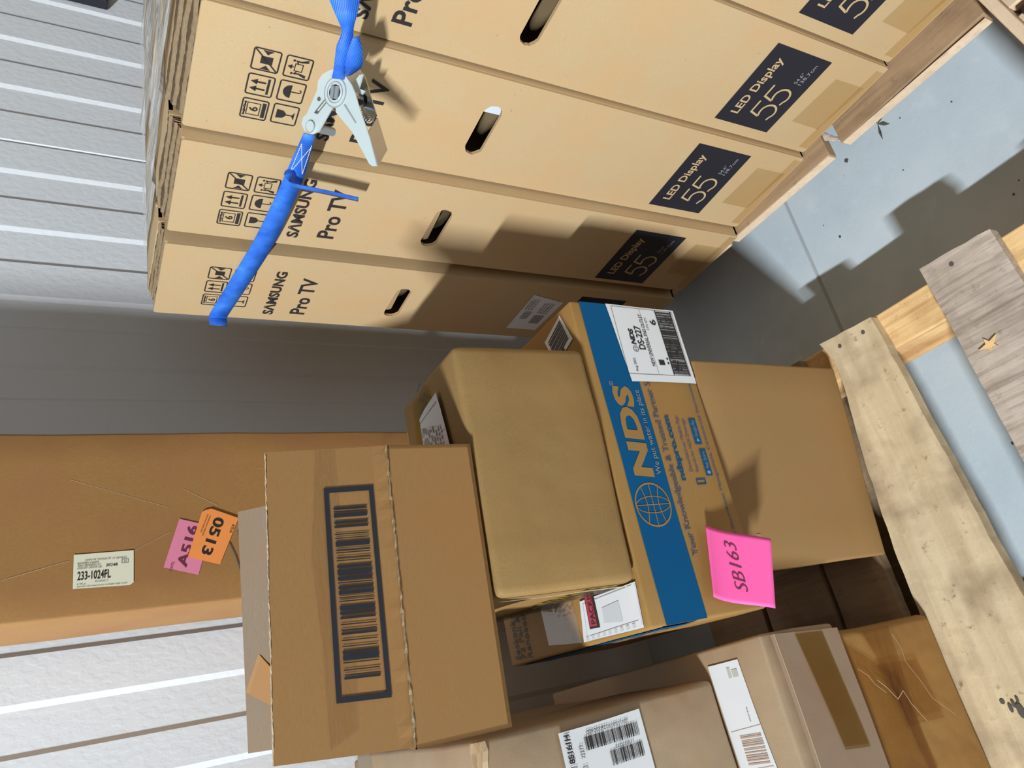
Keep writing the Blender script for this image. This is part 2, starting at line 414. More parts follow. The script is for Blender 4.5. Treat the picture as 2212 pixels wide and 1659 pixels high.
# ================================================================== DISPLAY CARTONS
def tv_art(face, parent, par):
    u0 = par.get('du', 0); dv = par.get('dv', 0); dui = par.get('dui', 0)
    if par.get('icons', 1):
        p = Print(); r = 2.2; wd = 1.5
        cells = [(28, 55.5), (60.5, 55.5), (92.8, 55.5), (28.8, 88.5), (61, 88.5), (92.8, 88.5)]
        for cx, cy in cells: p.frame(cx + dui, cy + dv, cx + 26 + dui, cy + 27 + dv, wd, r)
        def at(i): return cells[i][0] + dui, cells[i][1] + dv
        x, y = at(0)                                  # stacking limit
        p.frame(x + 5, y + 5.5, x + 21, y + 19, .9); p.text('6', x + 10, y + 7.5, x + 16, y + 17, .02)
        p.rect(x + 3, y + 21, x + 23, y + 25); p.stroke([(x + 3, y + 2), (x + 9, y + 4), (x + 15, y + 2), (x + 22, y + 4)], 1.2); p.stroke([(x + 3, y + 4), (x + 10, y + 2), (x + 16, y + 4), (x + 22, y + 2)], .9)
        x, y = at(1)                                  # this way up
        for k in (8, 17):
            p.rect(x + k - 1, y + 8, x + k + 1, y + 19); p.poly([(x + k - 3.6, y + 10), (x + k, y + 3), (x + k + 3.6, y + 10)])
        p.rect(x + 3, y + 20.5, x + 23, y + 23)
        x, y = at(2)                                  # no clamps
        p.rect(x + 8.5, y + 8, x + 17.5, y + 20); p.stroke([(x + 1, y + 26), (x + 25, y + 1)], 1.4)
        for sx in (1, -1):
            cx = x + 13 + sx * 9.5; p.poly([(cx - sx * 3, y + 14), (cx + sx * 1, y + 10), (cx + sx * 1, y + 18)]); p.stroke([(cx + sx * 1.5, y + 9), (cx + sx * 1.5, y + 19)], 1)
        x, y = at(3)                                  # fragile glass
        p.poly([(x + 7, y + 4), (x + 19, y + 4), (x + 18, y + 11), (x + 15, y + 14), (x + 11, y + 14), (x + 8, y + 11)])
        p.rect(x + 12.3, y + 13, x + 13.7, y + 22); p.poly([(x + 7.5, y + 23.5), (x + 12, y + 21), (x + 14, y + 21), (x + 18.5, y + 23.5)])
        x, y = at(4)                                  # keep dry
        p.disc(x + 13, y + 13, 8.5, 8.5, 12, 180, 360); p.rect(x + 12.4, y + 12, x + 13.6, y + 22); p.arc(x + 15, y + 21.5, 2, 2, 0, 180, 1.1, 6)
        x, y = at(5)                                  # two person lift
        p.frame(x + 8.5, y + 10, x + 17.5, y + 18, .9); p.poly([(x + 10, y + 7), (x + 13, y + 2.5), (x + 16, y + 7)]); p.rect(x + 12.4, y + 6, x + 13.6, y + 9)
        for sx in (1, -1):
            cx = x + 13 + sx * 8; p.disc(cx, y + 8, 1.4, 1.4, 8); p.stroke([(cx, y + 10), (cx - sx * .5, y + 16), (cx + sx * 1, y + 23)], 1.6); p.stroke([(cx, y + 16), (cx + sx * 3, y + 23)], 1.3); p.stroke([(cx, y + 11), (cx - sx * 4, y + 13)], 1.2)
        face.put('handling_symbols', p, M['black'], parent, .0006)
    p = Print(); p.text('SΛMSUNG', 16 + u0, 142 + dv, 125 + u0, 158 + dv, .035, 0, 1.02)
    face.put('brand_lettering', p, M['black'], parent, .0006)
    p = Print(); p.text('Pro TV', 22 + u0, 182 + dv, 115 + u0, 205 + dv, .022)
    face.put('model_lettering', p, M['black'], parent, .0006)
    if par.get('led', 1):
        a = par.get('dl', 0)
        p = Print(); p.rect(16 + a, 654, 139.5 + a, 757); face.put('printed_panel', p, M['navy'], parent, .0006)
        p = Print(); p.text('LED Display', 32 + a, 669, 123 + a, 687, .02)
        for q in (0, 27):                             # thin open figures
            x = 34 + a + q
            p.stroke([(x + 26, 701), (x + 7, 701), (x + 3, 717.5)], 3)
            p.stroke([(x + 3, 717.5), (x + 9, 715)] + [(x + 13 + 11.5 * math.cos(math.radians(t)), 727.5 + 13 * math.sin(math.radians(t))) for t in range(-110, 131, 20)] + [(x + .5, 736)], 3)
        face.put('panel_lettering', p, M['tv'], parent, .0011)
        p = Print(); p.text('54.6"', 97 + a, 726.5, 114 + a, 732.5); p.text('138.7cm', 97 + a, 735, 129 + a, 741)
        face.put('panel_small_lettering', p, M['greyink'], parent, .0011)
    if par.get('patch', 1):
        p = Print(); p.quad((44, 781), (121, 787), (122, 846), (43, 838)); p.quad((8, 835), (150, 838), (150, 853), (8, 853))
        face.put('clear_tape', p, M['tape2'], parent, .0008)
TVN = [(1.008, .848, .626, .630), (.826, .673, .634, .642), (.669, .514, .659, .670), (.511, .353, .680, .688), (.350, .190, .696, .700)]
TVL = ['leftmost display carton of the strapped row, dim white label low on its front',
       'second display carton of the strapped row, loose blue strap tail over its lettering',
       'third display carton of the strapped row, steel ratchet hanging over its lettering',
       'fourth display carton of the strapped row, right of the ratchet one, fully lit',
       'rightmost display carton of the strapped row, mostly cut off by the photo edge']
TVP = [dict(led=0, patch=0, dui=2, dv=4), dict(dl=-8, dui=-3, dv=-1), dict(dl=-2), dict(), dict(dl=0)]
Z0, Z1 = .125, .98
DEP = 1.37
for i, (yl, yr, xl, xr) in enumerate(TVN):
    t = thing('display_carton', TVL[i], 'box', (xl, yl, Z0), 'strapped display cartons on the pallet')
    TL, TR, BL, BR = (xl, yl, Z1), (xr, yr, Z1), (xl, yl, Z0), (xr, yr, Z0)
    F = Face(TL, TR, BL, BR)
    W_, H_ = F.W, F.H
    # front panel with a hand hole, 5 mm board
    hu, hv, hw, hh = (76 if i else 73) + (0, -6, 2, 2, 2)[i], 338 + (6, 0, 0, 0, 0)[i], 39, 12.5
    bm = bmesh.new()
    outer = [(r_, q) for r_, q in ((2, 0), (W_ - 2, 0), (W_, 3), (W_, H_ - 3), (W_ - 2, H_), (2, H_), (0, H_ - 3), (0, 3))]
    rnd = random.Random(i + 3); hole = []
    for k in range(28):
        a = 2 * math.pi * k / 28; cx = hu + (hw - hh) * (1 if math.cos(a) > 0 else -1)
        hole.append((cx + hh * math.cos(a) + rnd.uniform(-.6, .6), hv + hh * math.sin(a) + rnd.uniform(-.5, .5)))
    def loop(pts, off):
        vs = [bm.verts.new(F.at(u, v, off)) for u, v in pts]
        return vs, [bm.edges.new((vs[k], vs[(k + 1) % len(vs)])) for k in range(len(vs))]
    for off in (0, -.005):
        v1, e1 = loop(outer, off); v2, e2 = loop(hole, off)
        bmesh.ops.triangle_fill(bm, use_beauty=True, edges=e1 + e2)
        if off == 0: fo, fh = v1, v2
        else:
            for A_, B_ in ((fo, v1), (fh, v2)):
                for k in range(len(A_)): bm.faces.new((A_[k], A_[(k + 1) % len(A_)], B_[(k + 1) % len(B_)], B_[k]))
    bmesh.ops.recalc_face_normals(bm, faces=bm.faces)
    me = bpy.data.meshes.new('front_panel')
    for v in bm.verts: v.co -= t.location
    bm.to_mesh(me); bm.free(); me.materials.append(M['tv'])
    fp = bpy.data.objects.new('front_panel', me); COL.objects.link(fp); fp.parent = t; fp['_org'] = tuple(t.location)
    # shell of the carton behind the panel
    e = .004; d = Vector((DEP, 0, 0)); q = [Vector((xl, yl, Z0)), Vector((xr, yr, Z0))]
    a, b = q[0] + Vector((.004, 0, 0)), q[1] + Vector((.004, 0, 0)); up = Vector((0, 0, Z1 - Z0)); m = MB()
    iy = Vector((0, -e, 0)); lift = Vector((0, 0, (.009, .016, .021, .022, .020)[i] * .75))
    ins = Vector((.030, 0, 0))
    m.prism([a, a + d, a + d + up + lift, a + ins + up + lift, a + ins + up, a + up], iy); m.prism([b - iy, b - iy + d, b - iy + d + up + lift, b - iy + ins + up + lift, b - iy + ins + up, b - iy + up], iy)
    m.prism([a, b, b + d, a + d], (0, 0, e)); m.prism([a + up + lift + Vector((.036, 0, 0)), b + up + lift + Vector((.036, 0, 0)), b + d + up + lift, a + d + up + lift], (0, 0, -e))
    m.prism([a + d, b + d, b + d + up + lift, a + d + up + lift], (-e, 0, 0))
    m.build('carton_body', M['tv'], t)
    RZ_ = (.010, .017, .022, .023, .021)[i]
    # stacked raw flap edges behind the front panel; even layers painted dark as shade
    RZ_ = (.009, .016, .021, .022, .020)[i]
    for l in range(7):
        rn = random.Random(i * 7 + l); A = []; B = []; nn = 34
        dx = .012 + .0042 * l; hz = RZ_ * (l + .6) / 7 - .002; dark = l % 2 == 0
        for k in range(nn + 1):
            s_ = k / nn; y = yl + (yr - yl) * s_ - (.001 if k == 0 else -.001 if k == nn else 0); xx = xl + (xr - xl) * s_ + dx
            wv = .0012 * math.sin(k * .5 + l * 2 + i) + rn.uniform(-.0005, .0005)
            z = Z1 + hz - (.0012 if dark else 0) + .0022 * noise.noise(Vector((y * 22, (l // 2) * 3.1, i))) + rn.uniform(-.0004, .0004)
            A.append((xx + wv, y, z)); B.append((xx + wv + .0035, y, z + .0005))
        m = MB(); n = len(A)
        dn = lambda p: (p[0], p[1], p[2] - .030)
        m.add([Vector(p) for p in A] + [Vector(p) for p in B] + [Vector(dn(p)) for p in A] + [Vector(dn(p)) for p in B],
              [(k, k + 1, k + 1 + n, k + n) for k in range(n - 1)] + [(k + 2 * n, k + 1 + 2 * n, k + 1, k) for k in range(n - 1)] +
              [(k + n, k + 1 + n, k + 1 + 3 * n, k + 3 * n) for k in range(n - 1)])
        m.build('flap_edge_and_shade', M['gap_shade'] if l == 0 else M['flute_shade'] if dark else M['tv_edge'], t)  # first layer painted as gap shadow, other dark ones as shade between flaps
    # inside the hand hole: folded flap and white foam
    m = MB()
    m.prism([F.at(hu - 40, hv - 20, -.006), F.at(hu + 40, hv - 20, -.006), F.at(hu + 40, hv - (2 if i > 1 else -2), -.016), F.at(hu - 40, hv - (8 if i > 1 else -6), -.016)], (.002, 0, .001))
    m.build('folded_flap', M['tv'], t)
    if i > 1: MB().prism([F.at(hu + 12, hv - 60, -.022), F.at(W_ - 7, hv - 60, -.022), F.at(W_ - 7, hv + 60, -.022), F.at(hu + 12, hv + 60, -.022)], (.05, 0, 0)).build('foam_padding', M['foam'], t)
    tv_art(F, t, TVP[i])
    if i == 0:
        p = Print(); p.quad((27, 566), (131, 567), (117, 634), (27, 627)); F.put('white_label', p, M['white'], t, .0008, 'white printed sticker')
        p = Print(); p.bars(60, 575, 84, 590, 5, 12); p.scribble(88, 571, 120, 588, 3, .5, 3, 8); p.rect(48, 600, 74, 620); p.scribble(80, 600, 112, 622, 9, .5, 4, 8)
        F.put('label_print', p, M['greyink'], t, .0013)
        p = Print(); p.rect(16, 660, 139.5, 757); F.put('printed_panel', p, M['navy'], t, .0006)
    # specks
    p = Print(); rn = random.Random(50 + i)
    for _ in range(12):
        u, v = rn.uniform(8, W_ - 8), rn.uniform(20, H_ - 20); p.disc(u, v, rn.uniform(.4, 1.1), rn.uniform(.4, 1), 7)
    tag(F.put('specks', p, M['w_old'], t, .0004), kind='stuff')

# film and tape lying over the carton tops
sw = thing('stretch_wrap', 'crinkled clear film and tape lying across the tops of the strapped display cartons', 'packing film', (.8, .6, .985))
for l, (x0, x1) in enumerate(((.715, .86), (.90, 1.20))):
    nx, ny = 24, 90; vs = []
    for b in range(ny + 1):
        y = .18 + .84 * b / ny; base = Z1 + (.0185 if y < .68 else .0135 if y < .838 else .0085)
        for a in range(nx + 1):
            x = x0 + (x1 - x0) * a / nx
            vs.append((x + .012 * noise.noise(Vector((b * .2, l, 0))), y, base + .0015 + .006 * abs(noise.noise(Vector((x * 40, y * 5, l * 5))))))
    fs = [(b * (nx + 1) + a, b * (nx + 1) + a + 1, (b + 1) * (nx + 1) + a + 1, (b + 1) * (nx + 1) + a) for b in range(ny) for a in range(nx)]
    mesh('film_sheet', vs, fs, M['wrap'], sw, True)

# ================================================================== PALLETS
def board(name, back, front, z, th, m, parent, seed=0):
    """deck board from two outlines (lists of x,y) with slightly rough edges"""
    rn = random.Random(seed)
    def dens(pl):
        o = []
        for i in range(len(pl) - 1):
            for k in range(10):
                t = k / 10; o.append((pl[i][0] * (1 - t) + pl[i + 1][0] * t, pl[i][1] * (1 - t) + pl[i + 1][1] * t))
        return o + [pl[-1]]
    def smooth(pl):
        for _ in range(6): pl = [pl[0]] + [tuple((pl[i - 1][c] + 2 * pl[i][c] + pl[i + 1][c]) / 4 for c in (0, 1)) for i in range(1, len(pl) - 1)] + [pl[-1]]
        return pl
    B, F_ = smooth(dens(back)), smooth(dens(front)); n = min(len(B), len(F_)); 
    def res(pl, n):
        xs = [pl[0][0] + (pl[-1][0] - pl[0][0]) * i / (n - 1) for i in range(n)]; out = []; j = 0
        for x in xs:
            while j < len(pl) - 2 and pl[j + 1][0] > x: j += 1
            a_, b_ = pl[j], pl[j + 1]; t = (x - a_[0]) / (b_[0] - a_[0] or 1); out.append((x, a_[1] + (b_[1] - a_[1]) * t))
        return out
    n = 60; B, F_ = res(B, n), res(F_, n); m_ = MB(); J = [[rn.uniform(-.0007, .0007) for _ in range(4)] for _ in range(n)]
    k = 6; vs = []
    for lev in (0, 1):
        for i in range(n):
            for j in range(k + 1):
                t = j / k; x = B[i][0] * (1 - t) + F_[i][0] * t; y = B[i][1] * (1 - t) + F_[i][1] * t
                if j in (0, k): y += J[i][0 if j == 0 else 1]
                if i in (0, n - 1): x += .0005 * math.sin(j * 2.3 + seed)
                vs.append((x, y, z - th * lev + (.0012 * noise.noise(Vector((x * 30, y * 30, seed))) if lev == 0 else 0) - (.0015 if lev == 0 and j in (0, k) else 0)))
    q = n * (k + 1); fs = []
    for i in range(n - 1):
        for j in range(k):
            a = i * (k + 1) + j; fs.append((a, a + 1, a + k + 2, a + k + 1)); fs.append((q + a, q + a + k + 1, q + a + k + 2, q + a + 1))
        for j in (0, k):
            a = i * (k + 1) + j; fs.append((a, a + k + 1, q + a + k + 1, q + a) if j == 0 else (a, q + a, q + a + k + 1, a + k + 1))
    for i in (0, n - 1):
        for j in range(k):
            a = i * (k + 1) + j; fs.append((a, q + a, q + a + 1, a + 1) if i == 0 else (a, a + 1, q + a + 1, q + a))
    m_.add(vs, fs)
    return m_.build(name, m, parent)
# the near pallet under the stacks
DZ = .120
pn = thing('wooden_pallet', 'worn wooden pallet in the foreground under the stacked boxes, with nailed deck boards', 'pallet', (-.1, .6, 0), 'wooden pallets')
b1 = board('deck_board', [(.404, .617), (.378, .607), (.352, .605), (.282, .615), (.20, .626), (.097, .635), (-.035, .637), (-.16, .632), (-.5, .63)],
           [(.398, .528), (.33, .523), (.248, .519), (.18, .514), (.119, .511), (.06, .508), (.004, .502), (-.2, .50), (-.5, .50)], DZ, .019, M['w_pale'], pn, 1)
b1['label'] = 'pale deck board with a bowed edge'
b2 = board('deck_board', [(.419, .440), (.273, .437), (.144, .434), (-.5, .43)], [(.413, .345), (.328, .343), (.144, .340), (-.5, .335)], DZ, .018, M['w_grey'], pn, 2)
b2['label'] = 'grey weathered deck board with saw marks and splinters'
for k, (y0, y1) in enumerate(((.660, .752), (.762, .885), (.895, 1.02), (.16, .25), (-.02, .07))):
    board('deck_board', [(.40 - .004 * k, y1), (-.5, y1)], [(.40, y0), (-.5, y0)], DZ, .018, M['w_old'] if k < 3 else M['w_grey'], pn, 5 + k)
for k, xs in enumerate(((.347, .404), (-.13, -.09), (-.50, -.46))):
    mt = M['w_new']
    vs, fs = rbox([(xs[0], -.03, .019), (xs[1], -.03, .019), (xs[1], 1.02, .019), (xs[0], 1.02, .019), (xs[0], -.03, .101), (xs[1], -.03, .101), (xs[1], 1.02, .101), (xs[0], 1.02, .101)], .003)
    mesh('stringer', vs, fs, mt, pn, False)
for y0 in (.93, .68, -.02):
    MB().box((-.5, y0, 0), (.398, y0 + .09, .0185)).build('bottom_board', M['w_old'], pn)
for x, y, r in ((.3841, .5461, .0028), (.3845, .5868, .0028), (.404 - .004, .4018, .003), (-.10, .579, .003), (.386, .418, .0001)):
    if r < .001: continue
    m = MB(); ring = [(x + r * math.cos(a), y + r * math.sin(a), DZ + .0006) for a in [k * math.pi / 6 for k in range(12)]]
    m.prism(ring, (0, 0, .0004)); m.build('nail', M['leaf'], pn)
# torn star of splinters and knot on the boards
m = MB()
cx, cy = .285, .406 + .02
star = []
for k in range(10):
    a = k * math.pi / 5 + .3; r = (.011, .004)[k % 2] * (1 + .3 * math.sin(k)); star.append((cx + r * math.cos(a), cy - .02 + r * math.sin(a), DZ + .0012))
m.prism(star, (0, 0, .0012)); m.build('splinter', M['w_new'], pn)
m = MB()
for (x, y, r) in ((-.112, .562, .006), (-.117, .557, .004), (-.104, .567, .003), (-.108, .572, .0035), (-.100, .5605, .0025)):
    m.prism([(x + r * math.cos(a) * 1.4, y + r * .7 * math.sin(a), DZ + .0012) for a in [k * math.pi / 5 for k in range(10)]], (0, 0, .0006))
m.build('knot', M['leaf'], pn)

# pallet under the display cartons
pt = thing('wooden_pallet', 'wooden pallet carrying the strapped display cartons, bright cut edge above the lit floor', 'pallet', (1.3, .6, 0), 'wooden pallets')
for k, (y0, y1, xe) in enumerate(((.935, 1.02, .650), (.70, .92, .650), (.478, .69, .6465), (.232, .455, .648))):
    v, f = rbox([(xe, y0, .106), (2.05, y0, .106), (2.05, y1, .106), (xe, y1, .106), (xe + (.006 if k == 3 else 0), y0, .124), (2.05, y0, .124), (2.05, y1, .124), (xe, y1, .124)], .0015)
    o = mesh('deck_board', v, f, M['w_old'], pt)
    ev = MB().box((xe - .0012, y0 + .002, .107), (xe, y1 - .002, .1235)).build('cut_end', M['w_crate'], o)
for x0 in (.76, 1.33, 1.98): MB().box((x0, .232, .0155), (x0 + .04, 1.02, .1055)).build('stringer', M['w_old'], pt)
for y0 in (.232, .55, .93): MB().box((.74, y0, 0), (2.05, y0 + .09, .015)).build('bottom_board', M['w_old'], pt)
# splintered wood and dark slivers where two of its deck boards meet
m = MB()
for k in range(5):
    m.prism([(.655 + .004 * k, .452 + .004 * k, .108), (.660 + .004 * k, .452 + .004 * k, .108), (.676 + .004 * k, .474, .122), (.672 + .004 * k, .474, .122)], (0, .002, 0))
m.build('splinter', M['w_grey'], pt)

# pale wooden crate at the right
pc = thing('wooden_crate', 'low pale wooden crate with dark plastic bands, cut off at the top right corner', 'crate', (.56, .0, 0))
yo = lambda x: .2129 + (x - .569) * .137
def cb(x0, x1, d0, d1, z0, z1, name, mt, parent=pc):
    v, f = rbox([(x0, yo(x0) - d1, z0), (x1, yo(x1) - d1, z0), (x1, yo(x1) - d0, z0), (x0, yo(x0) - d0, z0),
                 (x0, yo(x0) - d1, z1), (x1, yo(x1) - d1, z1), (x1, yo(x1) - d0, z1), (x0, yo(x0) - d0, z1)], .0015)
    return mesh(name, v, f, mt, parent)
cb(.43, .678, 0, .013, .0, .145, 'end_board', M['w_crate']); cb(.43, .678, .40, .413, .0, .145, 'end_board', M['w_crate'])
for k, w0 in enumerate((.435, .50, .563, .627)): cb(w0, w0 + .048, .0135, .3995, .119, .136, 'slat', M['w_crate'])
for x0 in (.43, .665): cb(x0, x0 + .013, .0135, .3995, .0, .118, 'side_board', M['w_crate'])
for x0 in (.590, .622, .650):
    v, f = rbox([(x0, -.15, .1375), (x0 + .010, -.15, .1375), (x0 + .022, yo(x0) - .018, .1375), (x0 + .012, yo(x0) - .018, .1375),
                 (x0, -.15, .143), (x0 + .010, -.15, .143), (x0 + .022, yo(x0) - .018, .143), (x0 + .012, yo(x0) - .018, .143)], .001)
    mesh('plastic_band', v, f, M['navy'], pc)

# ================================================================== STACK IN THE MIDDLE
# lowest plain carton
t = thing('carton', 'plain unmarked cardboard box at the bottom of the middle stack', 'box', (.095, .645, .1215), 'cartons in the middle stack')
ax = (Vector((.36, .607)) - Vector((.095, .645))).normalized(); bk = Vector((-ax.y, ax.x)) * .25
C8 = ext((.095, .645), (.36, .607), bk, .1225, .4025)
cbox('carton_body', C8, M['plain'], t, .004, .0015, 1)
F = Face(C8[4], C8[5], C8[0], C8[1], .0015, 1)
p = Print(); p.rect(42, 42, 45, 49); F.put('pencil_tick', p, M['w_old'], t, .0008)
FLs = Face(C8[7], C8[4], C8[3], C8[0], .0015, 1)
p = Print(); p.rect(0, 0, 249, 9); FLs.put('seam_strip', p, M['raw'], t, .0012)

# blue banded carton
t = thing('carton', 'cardboard box with a wide blue printed band and globe logo, under the tan box', 'box', (.053, .617, .405), 'cartons in the middle stack')
C8 = [(.053, .617, .405), (.43, .605, .405), (.44, .906, .405), (.062, .918, .405), (.053, .617, .573), (.43, .605, .570), (.44, .906, .571), (.062, .918, .571)]
cbox('carton_body', C8, M['nds'], t, .0035, .0012, 2)
F = Face(C8[4], C8[5], C8[0], C8[1], .0012, 2)
p = Print(); p.quad((.5, 20), (376.5, 13), (376.5, 72), (.5, 76), 16); F.put('blue_band', p, M['blue'], t, .0007, 'blue printed band')
p = Print(); p.text('NDS', 155, 28.5, 266, 57, .05, 3, 1.05)
for rr in (24,): p.arc(124.5, 44.6, rr, rr, 0, 360, 1.6, 36)
for k in (.36, 0.0, -.36):
    pass
for k in (-1, -.4, .4, 1):
    p.arc(124.5, 44.6, 23 * abs(k) if abs(k) < 1 else 23, 23.5, -90, 90 if k > 0 else -270, 1.0 if abs(k) < 1 else .5, 18)
p.stroke([(101, 44.6), (148, 44.6)], 1); p.stroke([(124.5, 21), (124.5, 68)], 1)
for s_ in (-1, 1): p.stroke([(124.5 - 20 + 4 * abs(q) * 0 + 40 * q, 44.6 + s_ * (12 - 4 * math.sin(math.pi * q))) for q in [k / 10 for k in range(11)]], 1)
F.put('logo', p, M['nds'], t, .0012)
p = Print(); p.text('We put water in its place', 158, 60.5, 262, 70, .002); F.put('band_lettering', p, M['blue_lt'], t, .0012)
p = Print(); p.arc(270.2, 30, 2.6, 2.6, 0, 360, .7, 12); p.text('R', 269.1, 28.6, 271.3, 31.4); F.put('registered_mark', p, M['blue_lt'], t, .0012)
p = Print(); p.text('Your Knowledgeable & Trusted Partner Since', 65, 79.5, 292, 91, .004)
F.put('slogan_lettering', p, M['blue_tx'], t, .0009); p = Print()
p.text('Download our Mobile App', 160, 111, 228, 118.5); p.text('Search for NDS Drainage', 159, 120.5, 225, 127.5)
F.put('app_lettering', p, M['blue_tx'], t, .0009); p = Print()
p.text('Agriculture, Residential Stormwater Management, Commercial Stormwater Management, Professional', 2, 149.5, 372, 156)
F.put('carton_lettering', p, M['blue_tx'], t, .0009)
p = Print(); p.text('ndspro.com', 150, 93, 229, 105, .03); p.rect(154.5, 136, 187.5, 146); p.rect(193.5, 133, 226, 144); p.frame(145, 118, 150.5, 131, 1.6)
F.put('web_lettering', p, M['blue'], t, .0009)
p = Print(); p.disc(158.5, 141, 2.4, 3, 10); p.poly([(197, 136), (202, 138.5), (197, 141.5)]); p.text('App Store', 163, 138, 184, 144.5); p.text('Google Play', 203, 135.5, 224, 142)
F.put('badge_lettering', p, M['blue_lt'], t, .0013)
p = Print(); p.quad((273, 62), (376.8, 52.5), (376.8, 163), (273, 165), 10); F.put('shipping_label', p, M['white'], t, .0014, 'white product label')
p = Print(); p.frame(283, 60, 374, 159, .5)
p.text('NDS', 322, 76.5, 343, 84, .05, 1.5); p.arc(316.5, 81, 4, 4, 0, 360, .5, 16); p.arc(316.5, 81, 1.8, 4, 0, 360, .4, 12); p.stroke([(312.5, 81), (320.5, 81)], .4)
p.text('DS-227', 316, 86.5, 348.5, 97, .02); p.text('NEW UNIVERSAL END OUTLET', 294, 99.5, 366, 105, .004); p.stroke([(284, 106.5), (374, 104)], .3)
p.text('Aug 2022', 286, 72, 304, 77); p.text('CTN QTY', 344, 108, 362, 112); p.text('6', 352, 116, 360, 126, .02)
p.rect(296, 112, 303, 121); p.disc(305, 127, 1.5, 1.5, 8); p.disc(299, 127, 1.5, 1.5, 8)
F.put('label_lettering', p, M['black'], t, .0019)
p = Print(); p.bars(284, 131, 373, 157, 3, 46, True, .62); p.stroke([(283, 131), (374, 130)], 1.6); p.stroke([(283, 157), (374, 156)], 1.6)
rn = random.Random(4); 
for _ in range(26): u = rn.uniform(286, 366); v = rn.uniform(133, 152); p.rect(u, v, u + rn.uniform(2, 7), v + rn.uniform(1, 3))
F.put('label_barcode', p, M['black'], t, .0021)
Ft = Face(C8[7], C8[6], C8[4], C8[5], .0012, 2)              # top face, v from the back
p = Print(); p.quad((4.5, 181), (48, 190), (48.5, 297), (3, 293), 8); Ft.put('packing_pouch', p, M['white'], t, .0020, 'white packing list pouch')
p = Print(); p.quad((16, 199), (75, 203), (75, 221), (15, 219), 4); Ft.put('pouch_stripe', p, M['black'], t, .0026)
p = Print(); p.quad((18.5, 201), (75, 205), (75, 217), (17.5, 215), 4); Ft.put('pouch_stripe_red', p, M['red'], t, .0030)
p = Print(); p.textd('PACKING LIST', (20, 214), (1, .06), (0, -1), 66, 9, .01); Ft.put('pouch_lettering', p, M['black'], t, .0034)
p = Print(); p.quad((18, 228), (34, 230), (36, 262), (14, 262)); p.stroke([(4, 190), (44, 196), (46, 290)], 1); p.stroke([(6, 292), (46, 296)], .8); p.stroke([(9, 196), (11, 288)], .7)
for k in range(9): p.rect(5, 188 + 11 * k, 9.5, 193 + 11 * k)
Ft.put('pouch_creases', p, flat('pouch_grey', (.58, .60, .62), .35), t, .0025)
p = Print(); p.quad((12, 104), (120, 100), (120, 172), (5, 176), 6); Ft.put('clear_tape', p, tape('tape_milky', (.95, .93, .87), .9, .8), t, .0012)
p = Print()
p.textd('Seekonk K', (5, 28), (1, .03), (.1, -1), 62, 12, .008); p.textd('72 Fall River', (4, 42), (1, .03), (.1, -1), 78, 11, .008); p.textd('Rehoboth', (4, 58), (1, .03), (.1, -1), 56, 11, .008)
Ft.put('handwriting', p, M['black'], t, .0009)
p = Print(); p.quad((356, 236), (371, 278), (332, 292), (318, 250)); Ft.put('white_label', p, M['white'], t, .0010, 'small white barcode sticker')
p = Print()
for k in range(9):
    a = k / 9; p.quad((352 - 30 * a, 244 + 9 * a), (350.5 - 30 * a - (k % 2), 244.6 + 9 * a), (363 - 30 * a, 277 + 9 * a), (365 - 30 * a, 276.4 + 9 * a))
p.quad((322, 266), (328, 264), (331, 272), (325, 274))
Ft.put('label_barcode', p, M['black'], t, .0015)
Fs = Face(C8[7], C8[4], C8[3], C8[0], .0012, 2)
p = Print(); p.quad((.5, 8), (300, 16), (300, 62), (.5, 60), 10); Fs.put('blue_band', p, M['blue'], t, .0010)
p = Print(); p.text('NDS', 150, 26, 280, 50, .04, 3); Fs.put('logo', p, M['nds'], t, .0015)

# tan box with the slumped lid
t = thing('carton', 'tan cardboard box with crushed rounded edges and olive tape on its slumped lid', 'box', (.101, .611, .5735), 'cartons in the middle stack')
C8 = [(.101, .611, .5755), (.359, .596, .5755), (.378, .885, .5785), (.123, .905, .5785), (.101, .611, .740), (.357, .599, .742), (.4215, .885, .679), (.125, .905, .672)]
cbox('carton_body', C8, M['tan'], t, .009, .0035, 3)
Ft = Face(C8[7], C8[6], C8[4], C8[5], .0035, 3)
p = Print(); p.quad((0, 20), (284, 74), (284, 186), (0, 150), 14); Ft.put('olive_tape', p, M['tape_y'], t, .0025, 'olive packing tape')
p = Print()
p.stroke([(262, 142), (277, 159), (264, 182), (250, 166)], 2.6); p.stroke([(257, 153), (276, 141), (276, 116), (251, 122)], 2.6); p.stroke([(252, 180), (262, 150), (256, 118)], 2.6); p.stroke([(294, 152), (289, 120)], 3)
Ft.put('marker_strokes', p, M['leaf'], t, .0035)
p = Print(); p.quad((261, 226), (120, 256), (120, 118), (251, 118), 6); Ft.put('shipping_label', p, M['white'], t, .0045, 'white address label')
p = Print()
for k in range(9): p.scribble(150 + 2 * k, 128 + 11 * k, 236 - 2 * k, 134 + 11 * k, k, .5, 1, 9)
p.stroke([(244, 122), (250, 222)], .8); p.stroke([(205, 124), (212, 232)], .5)
Ft.put('label_print', p, M['leaf'], t, .0055)
Fs = Face(C8[7], C8[4], C8[3], C8[0], .0035, 3)
p = Print(); p.quad((0, 54), (290, 66), (290, 92), (0, 96), 14); Fs.put('yellow_tape', p, M['tape_y'], t, .0022, 'yellow printed tape')
p = Print(); p.textd('WARNING FRAGILE', (6, 90), (1, -.01), (.25, -1), 270, 24, .02); Fs.put('tape_lettering', p, M['black'], t, .0030)
# rounded vertical edge strip on the side
p = Print(); p.rect(285, 3, 291, 94, 1, 8); Fs.put('crease_strip', p, M['raw'], t, .0030)

